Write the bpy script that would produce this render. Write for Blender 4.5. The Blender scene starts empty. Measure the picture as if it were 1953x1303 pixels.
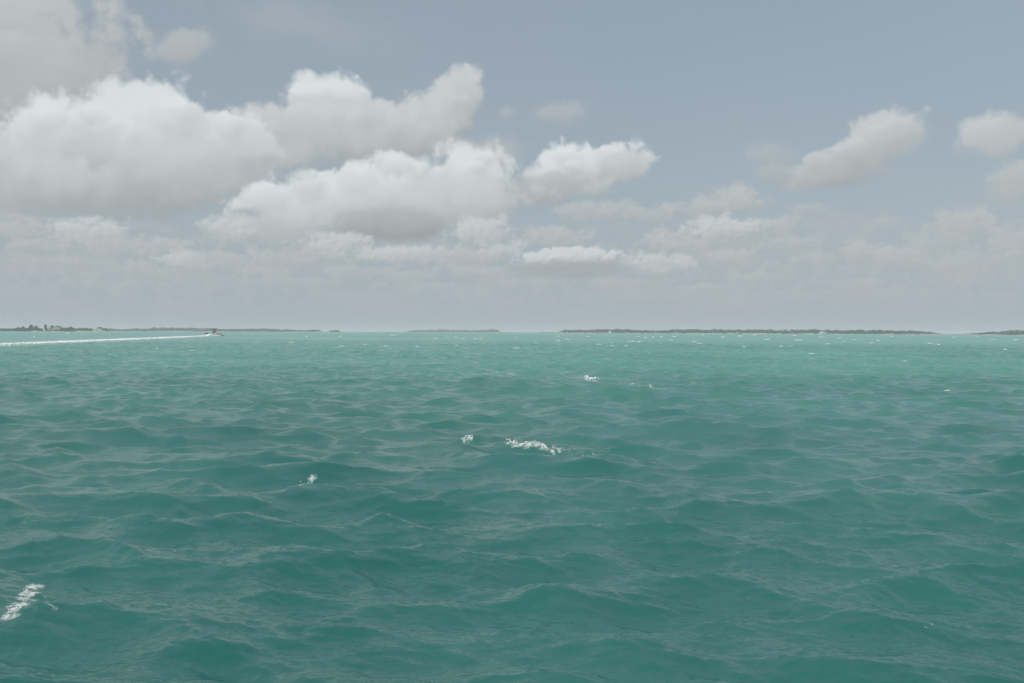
import bpy, math, random
import numpy as np
from mathutils import Vector, Matrix

random.seed(7)
rng = np.random.default_rng(11)
scene = bpy.context.scene
COL = scene.collection
R = math.radians

# ------------------------------------------------------------------ camera
PW, PH, FPX = 1953.0, 1303.0, 1899.0          # photograph size, focal length in its pixels
CAM_H, PITCH, ROLL = 2.2, -0.55, 0.21         # metres, degrees, degrees
cam_data = bpy.data.cameras.new('camera')
cam_data.sensor_width = 36.0
cam_data.lens = 36.0 * FPX / PW
cam_data.clip_start = 0.1
cam_data.clip_end = 60000.0
cam = bpy.data.objects.new('camera', cam_data)
COL.objects.link(cam)
cam_rot = Matrix.Rotation(R(90 + PITCH), 4, 'X') @ Matrix.Rotation(R(ROLL), 4, 'Z')
cam.matrix_world = Matrix.Translation((0, 0, CAM_H)) @ cam_rot
scene.camera = cam
CR = np.array(cam_rot.to_3x3())


def ray(px, py):
    d = np.array([(px - PW / 2) / FPX, -(py - PH / 2) / FPX, -1.0])
    d = CR @ d
    return d / np.linalg.norm(d)


def at(px, py, z=0.0):
    d = ray(px, py)
    t = (z - CAM_H) / d[2]
    return np.array([d[0] * t, d[1] * t, z])


def azel(px, py):
    d = ray(px, py)
    return math.degrees(math.atan2(d[0], d[1])), math.degrees(math.asin(d[2]))


def far(px, dist):                             # ground point under column px at a depth
    d = ray(px, 640.0)
    return np.array([d[0] / d[1] * dist, dist])


# ------------------------------------------------------------------ light
SUN_EL, SUN_AZ = 38.0, -122.0                  # behind the camera, on its left
sd = Vector((math.sin(R(SUN_AZ)) * math.cos(R(SUN_EL)), math.cos(R(SUN_AZ)) * math.cos(R(SUN_EL)), math.sin(R(SUN_EL))))
sun_data = bpy.data.lights.new('sun', 'SUN')
sun_data.energy = 3.1
sun_data.angle = R(2.0)                         # softened by the thin cloud veil
sun_data.color = (1.0, 0.96, 0.90)
sun = bpy.data.objects.new('sun', sun_data)
COL.objects.link(sun)
sun.rotation_euler = sd.to_track_quat('Z', 'Y').to_euler()
sun.location = sd * 300

vs = scene.view_settings
vs.view_transform = 'Standard'
vs.look = 'None'
vs.gamma = 1.0
vs.exposure = 0.0
vs.use_curve_mapping = False
cy = scene.cycles
cy.use_denoising = True
cy.use_adaptive_sampling = True
cy.adaptive_threshold = 0.015
cy.max_bounces = 6
cy.diffuse_bounces = 2
cy.glossy_bounces = 2
cy.transmission_bounces = 2
cy.transparent_max_bounces = 6
cy.volume_bounces = 1
cy.caustics_reflective = False
cy.caustics_refractive = False
cy.sample_clamp_indirect = 4.0


# ------------------------------------------------------------------ node helper
class NT:
    def __init__(self, tree):
        self.t = tree
        self.n = tree.nodes
        self.l = tree.links

    def new(self, kind, **kw):
        nd = self.n.new(kind)
        for k, v in kw.items():
            setattr(nd, k, v)
        return nd

    def put(self, sock, v):
        if v is None:
            return
        if isinstance(v, bpy.types.NodeSocket):
            self.l.new(v, sock)
        else:
            sock.default_value = v

    def m(self, op, a, b=None, c=None, clamp=False):
        nd = self.new('ShaderNodeMath', operation=op, use_clamp=clamp)
        for s, v in zip(nd.inputs, (a, b, c)):
            self.put(s, v)
        return nd.outputs[0]

    def v(self, op, a, b=None, c=None, scale=None):
        nd = self.new('ShaderNodeVectorMath', operation=op)
        for s, v in zip(nd.inputs, (a, b, c)):
            self.put(s, v)
        if scale is not None:
            self.put(nd.inputs['Scale'], scale)
        return nd.outputs['Value'] if op in ('LENGTH', 'DOT_PRODUCT', 'DISTANCE') else nd.outputs[0]

    def mix(self, f, a, b):
        nd = self.new('ShaderNodeMix', data_type='RGBA')
        self.put(nd.inputs['Factor'], f)
        self.put(nd.inputs['A'], a)
        self.put(nd.inputs['B'], b)
        return nd.outputs['Result']

    def ramp(self, x, lo, hi, a=0.0, b=1.0, smooth=True):
        nd = self.new('ShaderNodeMapRange', interpolation_type='SMOOTHSTEP' if smooth else 'LINEAR')
        for k, v in (('Value', x), ('From Min', lo), ('From Max', hi), ('To Min', a), ('To Max', b)):
            self.put(nd.inputs[k], v)
        return nd.outputs[0]

    def noise(self, vec, scale, detail=4.0, rough=0.55, dist=0.0, dims='3D'):
        nd = self.new('ShaderNodeTexNoise', noise_dimensions=dims)
        self.put(nd.inputs['Vector'], vec)
        nd.inputs['Scale'].default_value = scale
        nd.inputs['Detail'].default_value = detail
        nd.inputs['Roughness'].default_value = rough
        nd.inputs['Distortion'].default_value = dist
        return nd.outputs[0]

    def vor(self, vec, scale, detail=2.0, rough=0.5):
        nd = self.new('ShaderNodeTexVoronoi', feature='SMOOTH_F1', voronoi_dimensions='2D', normalize=True)
        self.put(nd.inputs['Vector'], vec)
        nd.inputs['Scale'].default_value = scale
        nd.inputs['Detail'].default_value = detail
        nd.inputs['Roughness'].default_value = rough
        nd.inputs['Smoothness'].default_value = 0.35
        return nd.outputs['Distance']


def make_group(name, ins, outs):
    g = bpy.data.node_groups.new(name, 'ShaderNodeTree')
    for n, k in ins:
        g.interface.new_socket(n, in_out='INPUT', socket_type=k)
    for n, k in outs:
        g.interface.new_socket(n, in_out='OUTPUT', socket_type=k)
    t = NT(g)
    gi = t.new('NodeGroupInput')
    go = t.new('NodeGroupOutput')
    return g, t, gi.outputs, go.inputs


# ------------------------------------------------------------------ sky: Nishita air, thin veil, cumulus
world = bpy.data.worlds.new('World')
scene.world = world
world.use_nodes = True
W = NT(world.node_tree)
W.n.clear()

V2, F, C4 = 'NodeSocketVector', 'NodeSocketFloat', 'NodeSocketColor'
# cauliflower noise, sampled here and a little towards the sun for relief
def billow_group(name, det, vdet):
    g, t, gi, go = make_group(name, [('P', V2)], [('N', F)])
    wob = t.new('ShaderNodeTexNoise', noise_dimensions='2D')
    t.put(wob.inputs['Vector'], gi[0])
    wob.inputs['Scale'].default_value = 0.55
    wob.inputs['Detail'].default_value = 2.0
    wv = t.v('SUBTRACT', wob.outputs['Color'], (0.5, 0.5, 0.5))
    pw = t.v('MULTIPLY_ADD', wv, (0.9, 0.6, 0.0), gi[0])
    fb = t.noise(pw, 0.42, det, 0.50, dims='2D')
    vo = t.vor(pw, 0.95, vdet, 0.55)
    s = t.m('MULTIPLY_ADD', fb, 1.15, -0.08)
    s = t.m('MULTIPLY_ADD', vo, -0.68, s)
    t.put(go[0], t.m('ADD', s, 0.30))
    return g


gN = billow_group('cloud_billow', 7.0, 2.4)
gR = billow_group('cloud_billow_smooth', 2.0, 0.8)

gL, t, gi, go = make_group('cloud_lobe', [
    ('PrevL', F), ('PrevA', F), ('Az', F), ('El', F), ('N', F), ('Relief', F), ('CentreAz', F), ('CentreEl', F), ('Width', F), ('Up', F), ('Down', F),
    ('Shear', F), ('Amp', F), ('Soft', F), ('Opacity', F), ('Lit', F), ('Shade', F), ('Base', F)], [('L', F), ('A', F)])
I = {k.name: k for k in gi}
qx = t.m('SUBTRACT', I['Az'], I['CentreAz'])
qy = t.m('SUBTRACT', t.m('SUBTRACT', I['El'], I['CentreEl']), t.m('MULTIPLY', qx, I['Shear']))
dx = t.m('DIVIDE', qx, I['Width'])
dn = t.m('DIVIDE', t.m('MINIMUM', qy, 0.0), I['Down'])
dy = t.m('ADD', t.m('DIVIDE', t.m('MAXIMUM', qy, 0.0), I['Up']), dn)
rr = t.m('SQRT', t.m('MULTIPLY_ADD', dx, dx, t.m('MULTIPLY', dy, dy)))
f = t.m('MULTIPLY_ADD', t.m('SUBTRACT', I['N'], 0.5), I['Amp'], t.m('SUBTRACT', 1.0, rr))
soft = t.m('MULTIPLY', I['Soft'], t.m('MULTIPLY_ADD', t.m('MINIMUM', dy, 0.0), -1.3, 1.0))
al = t.m('MULTIPLY', t.ramp(f, 0.0, soft), I['Opacity'])
b = t.m('MULTIPLY_ADD', dy, 0.58, I['Base'])
b = t.m('MULTIPLY_ADD', dx, -0.10, b)
b = t.m('MULTIPLY_ADD', t.m('SUBTRACT', I['N'], 0.5), 0.30, b)
b = t.m('ADD', b, I['Relief'], clamp=True)
lum = t.m('MULTIPLY_ADD', b, t.m('SUBTRACT', I['Lit'], I['Shade']), I['Shade'])
thru = t.m('SUBTRACT', 1.0, al)
t.put(go[0], t.m('MULTIPLY_ADD', I['PrevL'], thru, t.m('MULTIPLY', lum, al)))        # light of the clouds so far
t.put(go[1], t.m('MULTIPLY_ADD', I['PrevA'], thru, al))                               # and how much they cover

tc = W.new('ShaderNodeTexCoord')
dirn = W.v('NORMALIZE', tc.outputs['Generated'])
sp = W.new('ShaderNodeSeparateXYZ')
W.put(sp.inputs[0], dirn)
az = W.m('MULTIPLY', W.m('ARCTAN2', sp.outputs[0], sp.outputs[1]), 180 / math.pi)
el = W.m('MULTIPLY', W.m('ARCSINE', sp.outputs[2]), 180 / math.pi)
cb = W.new('ShaderNodeCombineXYZ')
W.put(cb.inputs[0], az)
W.put(cb.inputs[1], el)
P = cb.outputs[0]

sky = W.new('ShaderNodeTexSky', sky_type='NISHITA')
sky.sun_disc = False
sky.sun_elevation = R(SUN_EL)
sky.sun_rotation = R(SUN_AZ)
sky.air_density = 1.0
sky.dust_density = 1.4
sky.ozone_density = 1.0
SKY_STRENGTH = 0.08
air = W.v('SCALE', sky.outputs[0], scale=SKY_STRENGTH)

el_pos = W.m('MAXIMUM', el, 0.0)
# thin veil of moist air: thick at the horizon, thinner overhead
veil = W.m('MULTIPLY_ADD', W.m('EXPONENT', W.m('MULTIPLY', el_pos, -0.10)), 0.36, 0.60)
cirr = W.noise(W.v('MULTIPLY', P, (0.5, 1.2, 1.0)), 0.09, 4.0, 0.55, dims='2D')
veil = W.m('ADD', veil, W.m('MULTIPLY', W.m('SUBTRACT', cirr, 0.5), 0.12), clamp=True)
base = W.mix(veil, air, (0.388, 0.456, 0.502, 1))


def billow(vec, g=gN):
    nd = W.new('ShaderNodeGroup', node_tree=g)
    W.put(nd.inputs[0], vec)
    return nd.outputs[0]


sun_off = (-0.24, 0.30, 0.0)
Pb = W.v('ADD', P, (31.7, 12.4, 0.0))
Nb = billow(Pb)
Pr = W.v('SCALE', Pb, scale=0.7)
Rb = W.m('MULTIPLY', W.m('SUBTRACT', billow(Pr, gR), billow(W.v('ADD', Pr, sun_off), gR)), 0.32)
Ps = W.v('MULTIPLY', W.v('ADD', P, (7.3, 41.9, 0.0)), (2.3, 2.9, 1.0))
Ns = billow(Ps)
Rs = W.m('MULTIPLY', W.m('SUBTRACT', billow(Ps, gR), billow(W.v('ADD', Ps, sun_off), gR)), 0.7)

# fair-weather cumulus goes on unseen beyond the placed clouds, thickened to brighten sea reflections
outside = W.m('MAXIMUM', W.ramp(W.m('ABSOLUTE', az), 29.0, 36.0), W.ramp(el, 21.0, 27.0))
wide = W.noise(W.v('MULTIPLY', P, (1.0, 1.7, 1.0)), 0.07, 6.0, 0.58, dims='2D')
wa = W.m('MULTIPLY', W.ramp(wide, 0.40, 0.53), outside)
wl = W.ramp(W.m('ADD', W.m('MULTIPLY', Rb, 1.0), wide), 0.42, 0.72)
cur = W.mix(W.m('MULTIPLY', wa, 0.85), base, W.mix(wl, (0.40, 0.43, 0.44, 1), (0.68, 0.715, 0.71, 1)))

# low, distant banks merging into the haze near the horizon
band = W.noise(W.v('MULTIPLY', P, (0.55, 2.1, 1.0)), 0.36, 6.0, 0.6, dims='2D')
ba = W.m('MULTIPLY', W.ramp(band, 0.46, 0.66), W.m('MULTIPLY', W.ramp(el, 0.2, 2.2), W.ramp(el, 8.5, 4.0)))
cur = W.mix(W.m('MULTIPLY', ba, 0.75), cur, (0.44, 0.465, 0.485, 1))
lw = W.m('MULTIPLY', W.ramp(Ns, 0.50, 0.80), W.m('MULTIPLY', W.ramp(el, 0.8, 2.4), W.ramp(el, 7.0, 4.5)))
cur = W.mix(W.m('MULTIPLY', lw, 0.45), cur, W.mix(W.m('ADD', Rs, 0.55, clamp=True), (0.39, 0.42, 0.445, 1), (0.54, 0.565, 0.57, 1)))

AIRLIGHT = (0.395, 0.437, 0.483, 1)
LIT = 0.735
MIDL = 0.605
SOFTL = 0.525
SHD = 0.375
SHD2 = 0.428
DARK = 0.330


LOBES = []


def lobe(x, y, w, up, dn, shear=0.0, amp=1.0, soft=0.44, op=1.0, lit=LIT, shade=SHD, base_b=0.62, fine=False, puffs=0):
    """centre and half sizes in photograph pixels, turned into sky angles"""
    a, e = azel(x, y)
    k = math.degrees(1.0 / FPX)
    LOBES.append((a, w * k, fine, dict(CentreAz=a, CentreEl=e, Width=w * k, Up=up * k, Down=dn * k, Shear=shear, Amp=amp, Soft=soft,
                                       Opacity=op, Lit=lit, Shade=shade, Base=base_b),
                  e + 1.55 * k * (up + abs(shear) * w), e - 1.55 * k * (dn + abs(shear) * w)))


    for _ in range(puffs):                           # rounded heads bulging from the cloud's face
        an = prs.uniform(0.1, 0.9) * math.pi
        rr = prs.uniform(0.25, 0.85)
        ww = w * prs.uniform(0.20, 0.36)
        px, py = x + w * 0.85 * rr * math.cos(an), y - up * 0.85 * rr * math.sin(an) - shear * w * 0.85 * rr * math.cos(an)
        k_ = 0.55 + 0.45 * math.sin(an) * rr
        lobe(px, py, ww, ww * prs.uniform(0.55, 0.8), ww * 0.9, amp=0.8, soft=0.42, op=prs.uniform(0.55, 0.9), lit=lit * (0.96 + 0.10 * k_),
             shade=shade + (lit - shade) * 0.25 * k_, base_b=0.62)


prs = random.Random(5)
# upper left, shaded grey bank
lobe(40, 120, 190, 150, 170, amp=1.0, soft=0.5, lit=SOFTL, shade=SHD2, base_b=0.55, puffs=4)
lobe(170, 110, 90, 70, 90, shear=0.4, amp=1.3, soft=0.6, op=0.85, lit=SOFTL, shade=SHD2, base_b=0.6)
lobe(352, 92, 75, 36, 32, shear=0.25, amp=1.3, soft=0.7, op=0.7, lit=SOFTL, shade=SHD2, base_b=0.6)
# high thin cloud, top right of centre
lobe(560, 45, 230, 60, 70, shear=-0.12, amp=1.2, soft=1.1, op=0.22, lit=SOFTL, shade=SOFTL)
# middle bank behind (upper row)
lobe(870, 205, 62, 72, 80, shear=0.2, amp=0.9, soft=0.35, lit=MIDL, shade=SHD, base_b=0.60, puffs=2)
lobe(780, 245, 120, 62, 75, shear=0.15, amp=1.0, soft=0.5, lit=MIDL, shade=SHD2, base_b=0.5)
lobe(625, 195, 88, 60, 90, amp=0.9, soft=0.44, lit=LIT, shade=SHD2, base_b=0.72, puffs=3)
lobe(700, 262, 190, 70, 72, amp=0.9, soft=0.35, lit=MIDL, shade=SHD, base_b=0.52, puffs=4)
lobe(540, 255, 150, 60, 80, amp=1.0, soft=0.35, lit=MIDL, shade=SHD2, base_b=0.58, puffs=3)
lobe(910, 290, 110, 40, 60, amp=1.0, soft=0.7, op=0.7, lit=SOFTL, shade=SHD2, base_b=0.5)
lobe(1057, 216, 62, 36, 34, amp=1.2, soft=0.7, op=0.62, lit=SOFTL, shade=SHD2, base_b=0.6)
lobe(968, 214, 32, 20, 24, amp=1.2, soft=0.8, op=0.5, lit=SOFTL, shade=SHD2, base_b=0.6)
# big left cumulus
lobe(410, 265, 110, 60, 70, amp=1.0, soft=0.3, lit=LIT, shade=SHD2, base_b=0.62, puffs=3)
lobe(30, 320, 120, 80, 90, amp=1.0, soft=0.3, lit=MIDL, shade=SHD2, base_b=0.6)
lobe(280, 250, 150, 92, 120, amp=0.85, soft=0.42, lit=LIT, shade=SHD2, base_b=0.74, puffs=6)
lobe(150, 265, 135, 80, 120, amp=0.9, soft=0.42, lit=LIT, shade=SHD2, base_b=0.76, puffs=6)
lobe(215, 345, 230, 85, 68, amp=0.85, soft=0.35, lit=MIDL, shade=DARK, base_b=0.60, puffs=5)
lobe(90, 355, 150, 60, 55, amp=0.9, soft=0.4, lit=MIDL, shade=SHD, base_b=0.55)
lobe(380, 330, 110, 60, 62, amp=1.0, soft=0.6, op=0.8, lit=MIDL, shade=SHD2, base_b=0.5)
lobe(455, 345, 105, 50, 55, amp=1.0, soft=0.7, op=0.7, lit=SOFTL, shade=SHD2, base_b=0.55)
# centre cumulus
lobe(1110, 325, 115, 58, 55, shear=0.10, amp=0.9, soft=0.3, lit=LIT, shade=SHD2, base_b=0.68, puffs=4)
lobe(1190, 320, 50, 34, 40, amp=0.9, soft=0.4, lit=MIDL, shade=SHD2, base_b=0.6)
lobe(1030, 365, 120, 40, 45, shear=0.2, amp=1.0, soft=0.6, op=0.85, lit=SOFTL, shade=SHD, base_b=0.45)
lobe(895, 330, 85, 66, 80, amp=0.85, soft=0.42, lit=LIT, shade=SHD2, base_b=0.74, puffs=3)
lobe(770, 350, 130, 56, 80, shear=0.12, amp=0.9, soft=0.42, lit=LIT, shade=SHD2, base_b=0.74, puffs=4)
lobe(620, 385, 175, 62, 66, shear=0.08, amp=0.9, soft=0.3, lit=LIT, shade=SHD2, base_b=0.70, puffs=5)
lobe(830, 400, 200, 50, 70, shear=0.1, amp=0.9, soft=0.45, op=0.9, lit=MIDL, shade=SHD2, base_b=0.52, puffs=4)
lobe(745, 432, 125, 46, 40, amp=0.6, soft=0.40, lit=SOFTL, shade=DARK, base_b=0.36)
lobe(500, 440, 130, 40, 40, amp=1.1, soft=0.6, op=0.8, lit=MIDL, shade=SHD2, base_b=0.5)
# lower rows, smaller and softer towards the horizon
for a in (
    (170, 445, 80, 32, 30, .9, MIDL), (30, 440, 60, 30, 28, .7, SOFTL), (440, 440, 60, 34, 30, .8, MIDL),
    (320, 470, 55, 20, 20, .7, SOFTL), (350, 500, 60, 26, 24, .8, MIDL), (270, 515, 60, 18, 16, .6, SOFTL),
    (640, 470, 80, 30, 28, .8, MIDL), (780, 488, 150, 22, 22, .85, MIDL), (920, 445, 70, 38, 36, .9, MIDL),
    (560, 490, 110, 20, 22, .6, SOFTL), (890, 490, 90, 18, 18, .7, SOFTL), (1060, 455, 80, 26, 24, .75, SOFTL),
    (1120, 405, 70, 26, 26, .6, SOFTL), (1180, 402, 50, 22, 24, .5, SOFTL), (780, 530, 60, 14, 14, .5, SOFTL),
    (560, 540, 120, 14, 14, .35, SOFTL), (130, 500, 120, 16, 16, .45, SOFTL), (900, 520, 60, 14, 14, .5, SOFTL),
    (1400, 385, 70, 34, 30, .8, SOFTL), (1330, 400, 60, 24, 22, .6, SOFTL), (1240, 410, 60, 22, 22, .5, SOFTL),
    (1380, 440, 85, 32, 32, .9, MIDL), (1260, 462, 44, 30, 28, .8, SOFTL), (1492, 432, 36, 24, 26, .7, SOFTL),
    (1260, 505, 80, 26, 26, .85, MIDL), (1390, 492, 60, 18, 18, .7, SOFTL), (1340, 550, 60, 12, 12, .5, SOFTL),
    (1635, 482, 48, 24, 26, .75, SOFTL), (1718, 492, 50, 24, 28, .75, SOFTL), (1560, 495, 60, 20, 20, .45, SOFTL),
    (1840, 430, 70, 36, 44, .7, SOFTL), (1925, 460, 50, 34, 40, .6, SOFTL), (1780, 470, 60, 26, 40, .4, SOFTL),
    (1540, 400, 40, 14, 14, .4, SOFTL), (230, 470, 90, 24, 24, .6, SOFTL), (90, 470, 70, 18, 18, .55, SOFTL), (430, 500, 80, 22, 22, .6, SOFTL),
    (500, 520, 60, 14, 14, .5, SOFTL), (680, 520, 90, 16, 16, .5, SOFTL), (840, 548, 80, 10, 10, .4, SOFTL), (1000, 540, 90, 12, 12, .45, SOFTL),
    (1180, 540, 80, 12, 12, .5, SOFTL), (1500, 470, 70, 18, 18, .45, SOFTL), (1450, 530, 90, 12, 12, .4, SOFTL), (1620, 540, 90, 10, 10, .35, SOFTL),
    (200, 545, 130, 12, 12, .35, SOFTL), (960, 480, 50, 24, 20, .6, MIDL), (1310, 470, 50, 20, 20, .6, SOFTL), (1680, 430, 60, 14, 16, .3, SOFTL), (1945, 350, 60, 40, 50, .7, SOFTL), (1880, 500, 120, 20, 24, .4, SOFTL),
):
    lobe(a[0], a[1], a[2], a[3], a[4], amp=1.1, soft=0.6, op=min(1.0, a[5] * 1.25), lit=a[6], shade=SHD2, base_b=0.62, fine=True)
# white low bank with a grey one in front of it
lobe(1075, 490, 100, 20, 24, shear=0.04, amp=1.0, soft=0.35, op=.95, lit=0.68, shade=SHD2, base_b=0.8, fine=True)
lobe(1090, 512, 110, 16, 22, amp=1.2, soft=0.35, op=.75, lit=SHD2, shade=SHD, base_b=0.5, fine=True)
# right-hand clouds
lobe(1480, 300, 70, 34, 40, amp=1.2, soft=0.9, op=0.45, lit=SOFTL, shade=SHD2, base_b=0.5)
lobe(1560, 335, 130, 30, 26, amp=0.9, soft=0.6, op=0.7, lit=SOFTL, shade=SHD, base_b=0.42)
lobe(1690, 262, 78, 52, 58, shear=0.12, amp=0.9, soft=0.4, op=.95, lit=MIDL, shade=SHD2, base_b=0.6, puffs=3)
lobe(1620, 300, 110, 44, 54, shear=0.3, amp=0.9, soft=0.45, op=.95, lit=MIDL, shade=SHD, base_b=0.52, puffs=3)
lobe(1890, 262, 66, 44, 48, shear=0.12, amp=1.0, soft=0.5, op=.9, lit=MIDL, shade=SHD2, base_b=0.58)



def finish(col):
    """air light in front of the lowest clouds, then the light itself"""
    c = W.mix(W.m('MULTIPLY', W.m('EXPONENT', W.m('MULTIPLY', el_pos, -0.42)), 0.9), col, AIRLIGHT)
    bg = W.new('ShaderNodeBackground')
    W.put(bg.inputs['Color'], c)
    bg.inputs['Strength'].default_value = 1.0
    return bg.outputs[0]


CELL = [0]


def sector(lo, hi, e0, e1, n):
    """split the cloudy part of the sky into cells so that each ray meets only the clouds near it"""
    here = [L_ for L_ in LOBES if L_[0] + 1.55 * L_[1] > lo and L_[0] - 1.55 * L_[1] < hi and L_[4] > e0 and L_[5] < e1]
    if n == 0 or len(here) < 5:
        lum_, cov_ = 0.0, 0.0
        CELL[0] += 1                                 # a hair's breadth apart, so that equal nodes of different cells are not merged
        for (a, w, fine, vals, _t, _b) in here:
            vals = dict(vals, CentreAz=vals['CentreAz'] + 2e-5 * CELL[0], CentreEl=vals['CentreEl'] + 2e-5 * CELL[0])
            nd = W.new('ShaderNodeGroup', node_tree=gL)
            for kk, vv in dict(vals, PrevL=lum_, PrevA=cov_, Az=az, El=el, N=Ns if fine else Nb, Relief=Rs if fine else Rb).items():
                W.put(nd.inputs[kk], vv)
            lum_, cov_ = nd.outputs[0], nd.outputs[1]
        if not here:
            return finish(cur)
        return finish(W.v('ADD', W.v('SCALE', cur, scale=W.m('SUBTRACT', 1.0, cov_)), W.v('SCALE', (0.945, 1.0, 1.012), scale=lum_)))
    ms = W.new('ShaderNodeMixShader')
    if (hi - lo) > 2.2 * (e1 - e0):
        mid_ = (lo + hi) / 2
        W.put(ms.inputs[0], W.m('GREATER_THAN', az, mid_))
        W.l.new(sector(lo, mid_, e0, e1, n - 1), ms.inputs[1])
        W.l.new(sector(mid_, hi, e0, e1, n - 1), ms.inputs[2])
    else:
        mid_ = e0 + (e1 - e0) * 0.4
        W.put(ms.inputs[0], W.m('GREATER_THAN', el, mid_))
        W.l.new(sector(lo, hi, e0, mid_, n - 1), ms.inputs[1])
        W.l.new(sector(lo, hi, mid_, e1, n - 1), ms.inputs[2])
    return ms.outputs[0]


inside = W.m('MULTIPLY', W.m('LESS_THAN', W.m('ABSOLUTE', az), 40.0), W.m('MULTIPLY', W.m('GREATER_THAN', el, -0.5), W.m('LESS_THAN', el, 30.0)))
ms = W.new('ShaderNodeMixShader')
W.put(ms.inputs[0], inside)
W.l.new(finish(cur), ms.inputs[1])
W.l.new(sector(-40.0, 40.0, -0.5, 30.0, 5), ms.inputs[2])
wo = W.new('ShaderNodeOutputWorld')
W.l.new(ms.outputs[0], wo.inputs[0])
world.cycles.sampling_method = 'MANUAL'
world.cycles.sample_map_resolution = 512


# ------------------------------------------------------------------ materials
def material(name, color, rough=0.7, spec=0.3, var=0.0, vscale=1.0, col2=None, metal=0.0):
    m = bpy.data.materials.new(name)
    m.use_nodes = True
    t = NT(m.node_tree)
    bs = t.n['Principled BSDF']
    bs.inputs['Roughness'].default_value = rough
    bs.inputs['Specular IOR Level'].default_value = spec
    bs.inputs['Metallic'].default_value = metal
    c1 = (*color, 1)
    if col2 is None:
        col2 = tuple(max(0, c * (1 - var)) for c in color)
    if var or col2 != tuple(color):
        geo = t.new('ShaderNodeNewGeometry')
        n = t.noise(geo.outputs['Position'], vscale, 4.0, 0.6)
        t.put(bs.inputs['Base Color'], t.mix(t.ramp(n, 0.35, 0.65), (*col2, 1), c1))
    else:
        bs.inputs['Base Color'].default_value = c1
    return m


M = {}
M['foam'] = material('foam', (0.88, 0.90, 0.89), 0.9, 0.2, var=0.12, vscale=6.0)
M['gelcoat'] = material('white_gelcoat', (0.78, 0.78, 0.76), 0.3, 0.5, var=0.05, vscale=2.0)
M['navy'] = material('dark_hull_paint', (0.05, 0.06, 0.075), 0.35, 0.5, var=0.2, vscale=1.0)
M['canvas'] = material('dark_canvas', (0.018, 0.024, 0.024), 0.8, 0.2, var=0.3, vscale=3.0)
M['tube'] = material('aluminium_tube', (0.62, 0.62, 0.60), 0.35, 0.5, var=0.1, vscale=8.0, metal=0.7)
M['engine'] = material('engine_cowling', (0.022, 0.024, 0.026), 0.35, 0.5, var=0.3, vscale=5.0)
M['tint'] = material('tinted_glass', (0.02, 0.03, 0.035), 0.08, 0.6, var=0.2, vscale=1.0)
M['shirt_a'] = material('dark_shirt', (0.025, 0.028, 0.035), 0.85, 0.2, var=0.3, vscale=6.0)
M['shirt_b'] = material('charcoal_shirt', (0.04, 0.04, 0.042), 0.85, 0.2, var=0.3, vscale=6.0)
M['skin'] = material('skin', (0.33, 0.20, 0.14), 0.6, 0.3, var=0.1, vscale=9.0)
M['hair'] = material('hair', (0.02, 0.015, 0.012), 0.7, 0.3, var=0.2, vscale=20.0)
M['seat'] = material('seat_vinyl', (0.30, 0.27, 0.23), 0.6, 0.3, var=0.1, vscale=4.0)
M['sail'] = material('sailcloth', (0.78, 0.78, 0.74), 0.8, 0.2, var=0.06, vscale=0.8)
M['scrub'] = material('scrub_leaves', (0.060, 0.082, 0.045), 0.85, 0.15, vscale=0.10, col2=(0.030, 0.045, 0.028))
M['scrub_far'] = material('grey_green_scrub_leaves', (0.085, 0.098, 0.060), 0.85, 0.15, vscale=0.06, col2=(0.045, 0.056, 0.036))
M['leaf'] = material('tree_leaves', (0.045, 0.070, 0.040), 0.8, 0.2, vscale=0.25, col2=(0.022, 0.036, 0.022))
M['bark'] = material('bark', (0.14, 0.11, 0.085), 0.9, 0.1, var=0.4, vscale=2.0)
M['sand'] = material('sand', (0.56, 0.50, 0.40), 0.95, 0.1, vscale=0.05, col2=(0.42, 0.37, 0.29))
M['soil'] = material('island_ground', (0.16, 0.15, 0.09), 0.95, 0.1, vscale=0.08, col2=(0.07, 0.08, 0.045))
M['rock'] = material('dark_rock', (0.055, 0.055, 0.05), 0.9, 0.2, var=0.5, vscale=0.8)
M['stucco'] = material('pale_stucco', (0.62, 0.58, 0.50), 0.9, 0.2, var=0.12, vscale=0.5)
M['white_paint'] = material('white_paint', (0.72, 0.71, 0.67), 0.7, 0.3, var=0.1, vscale=0.4)
M['roof'] = material('grey_shingle', (0.10, 0.10, 0.098), 0.85, 0.2, var=0.35, vscale=0.7)
M['white_roof'] = material('white_metal_roof', (0.76, 0.76, 0.74), 0.6, 0.3, var=0.08, vscale=0.5)
M['pane'] = material('window_glass', (0.03, 0.035, 0.04), 0.1, 0.6, var=0.2, vscale=1.0)
M['seawall'] = material('concrete_seawall', (0.50, 0.46, 0.39), 0.9, 0.2, var=0.25, vscale=0.3)
M['grass'] = material('dry_lawn', (0.22, 0.21, 0.10), 0.95, 0.1, vscale=0.15, col2=(0.12, 0.13, 0.06))


# ------------------------------------------------------------------ object helpers
def mesh_object(name, verts, faces, mat, parent=None, smooth=False):
    me = bpy.data.meshes.new(name)
    me.from_pydata([tuple(map(float, v)) for v in verts], [], faces)
    me.update()
    if smooth:
        me.polygons.foreach_set('use_smooth', [True] * len(me.polygons))
    if mat is not None:
        me.materials.append(mat)
    o = bpy.data.objects.new(name, me)
    COL.objects.link(o)
    if parent is not None:
        o.parent = parent
    return o


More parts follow.
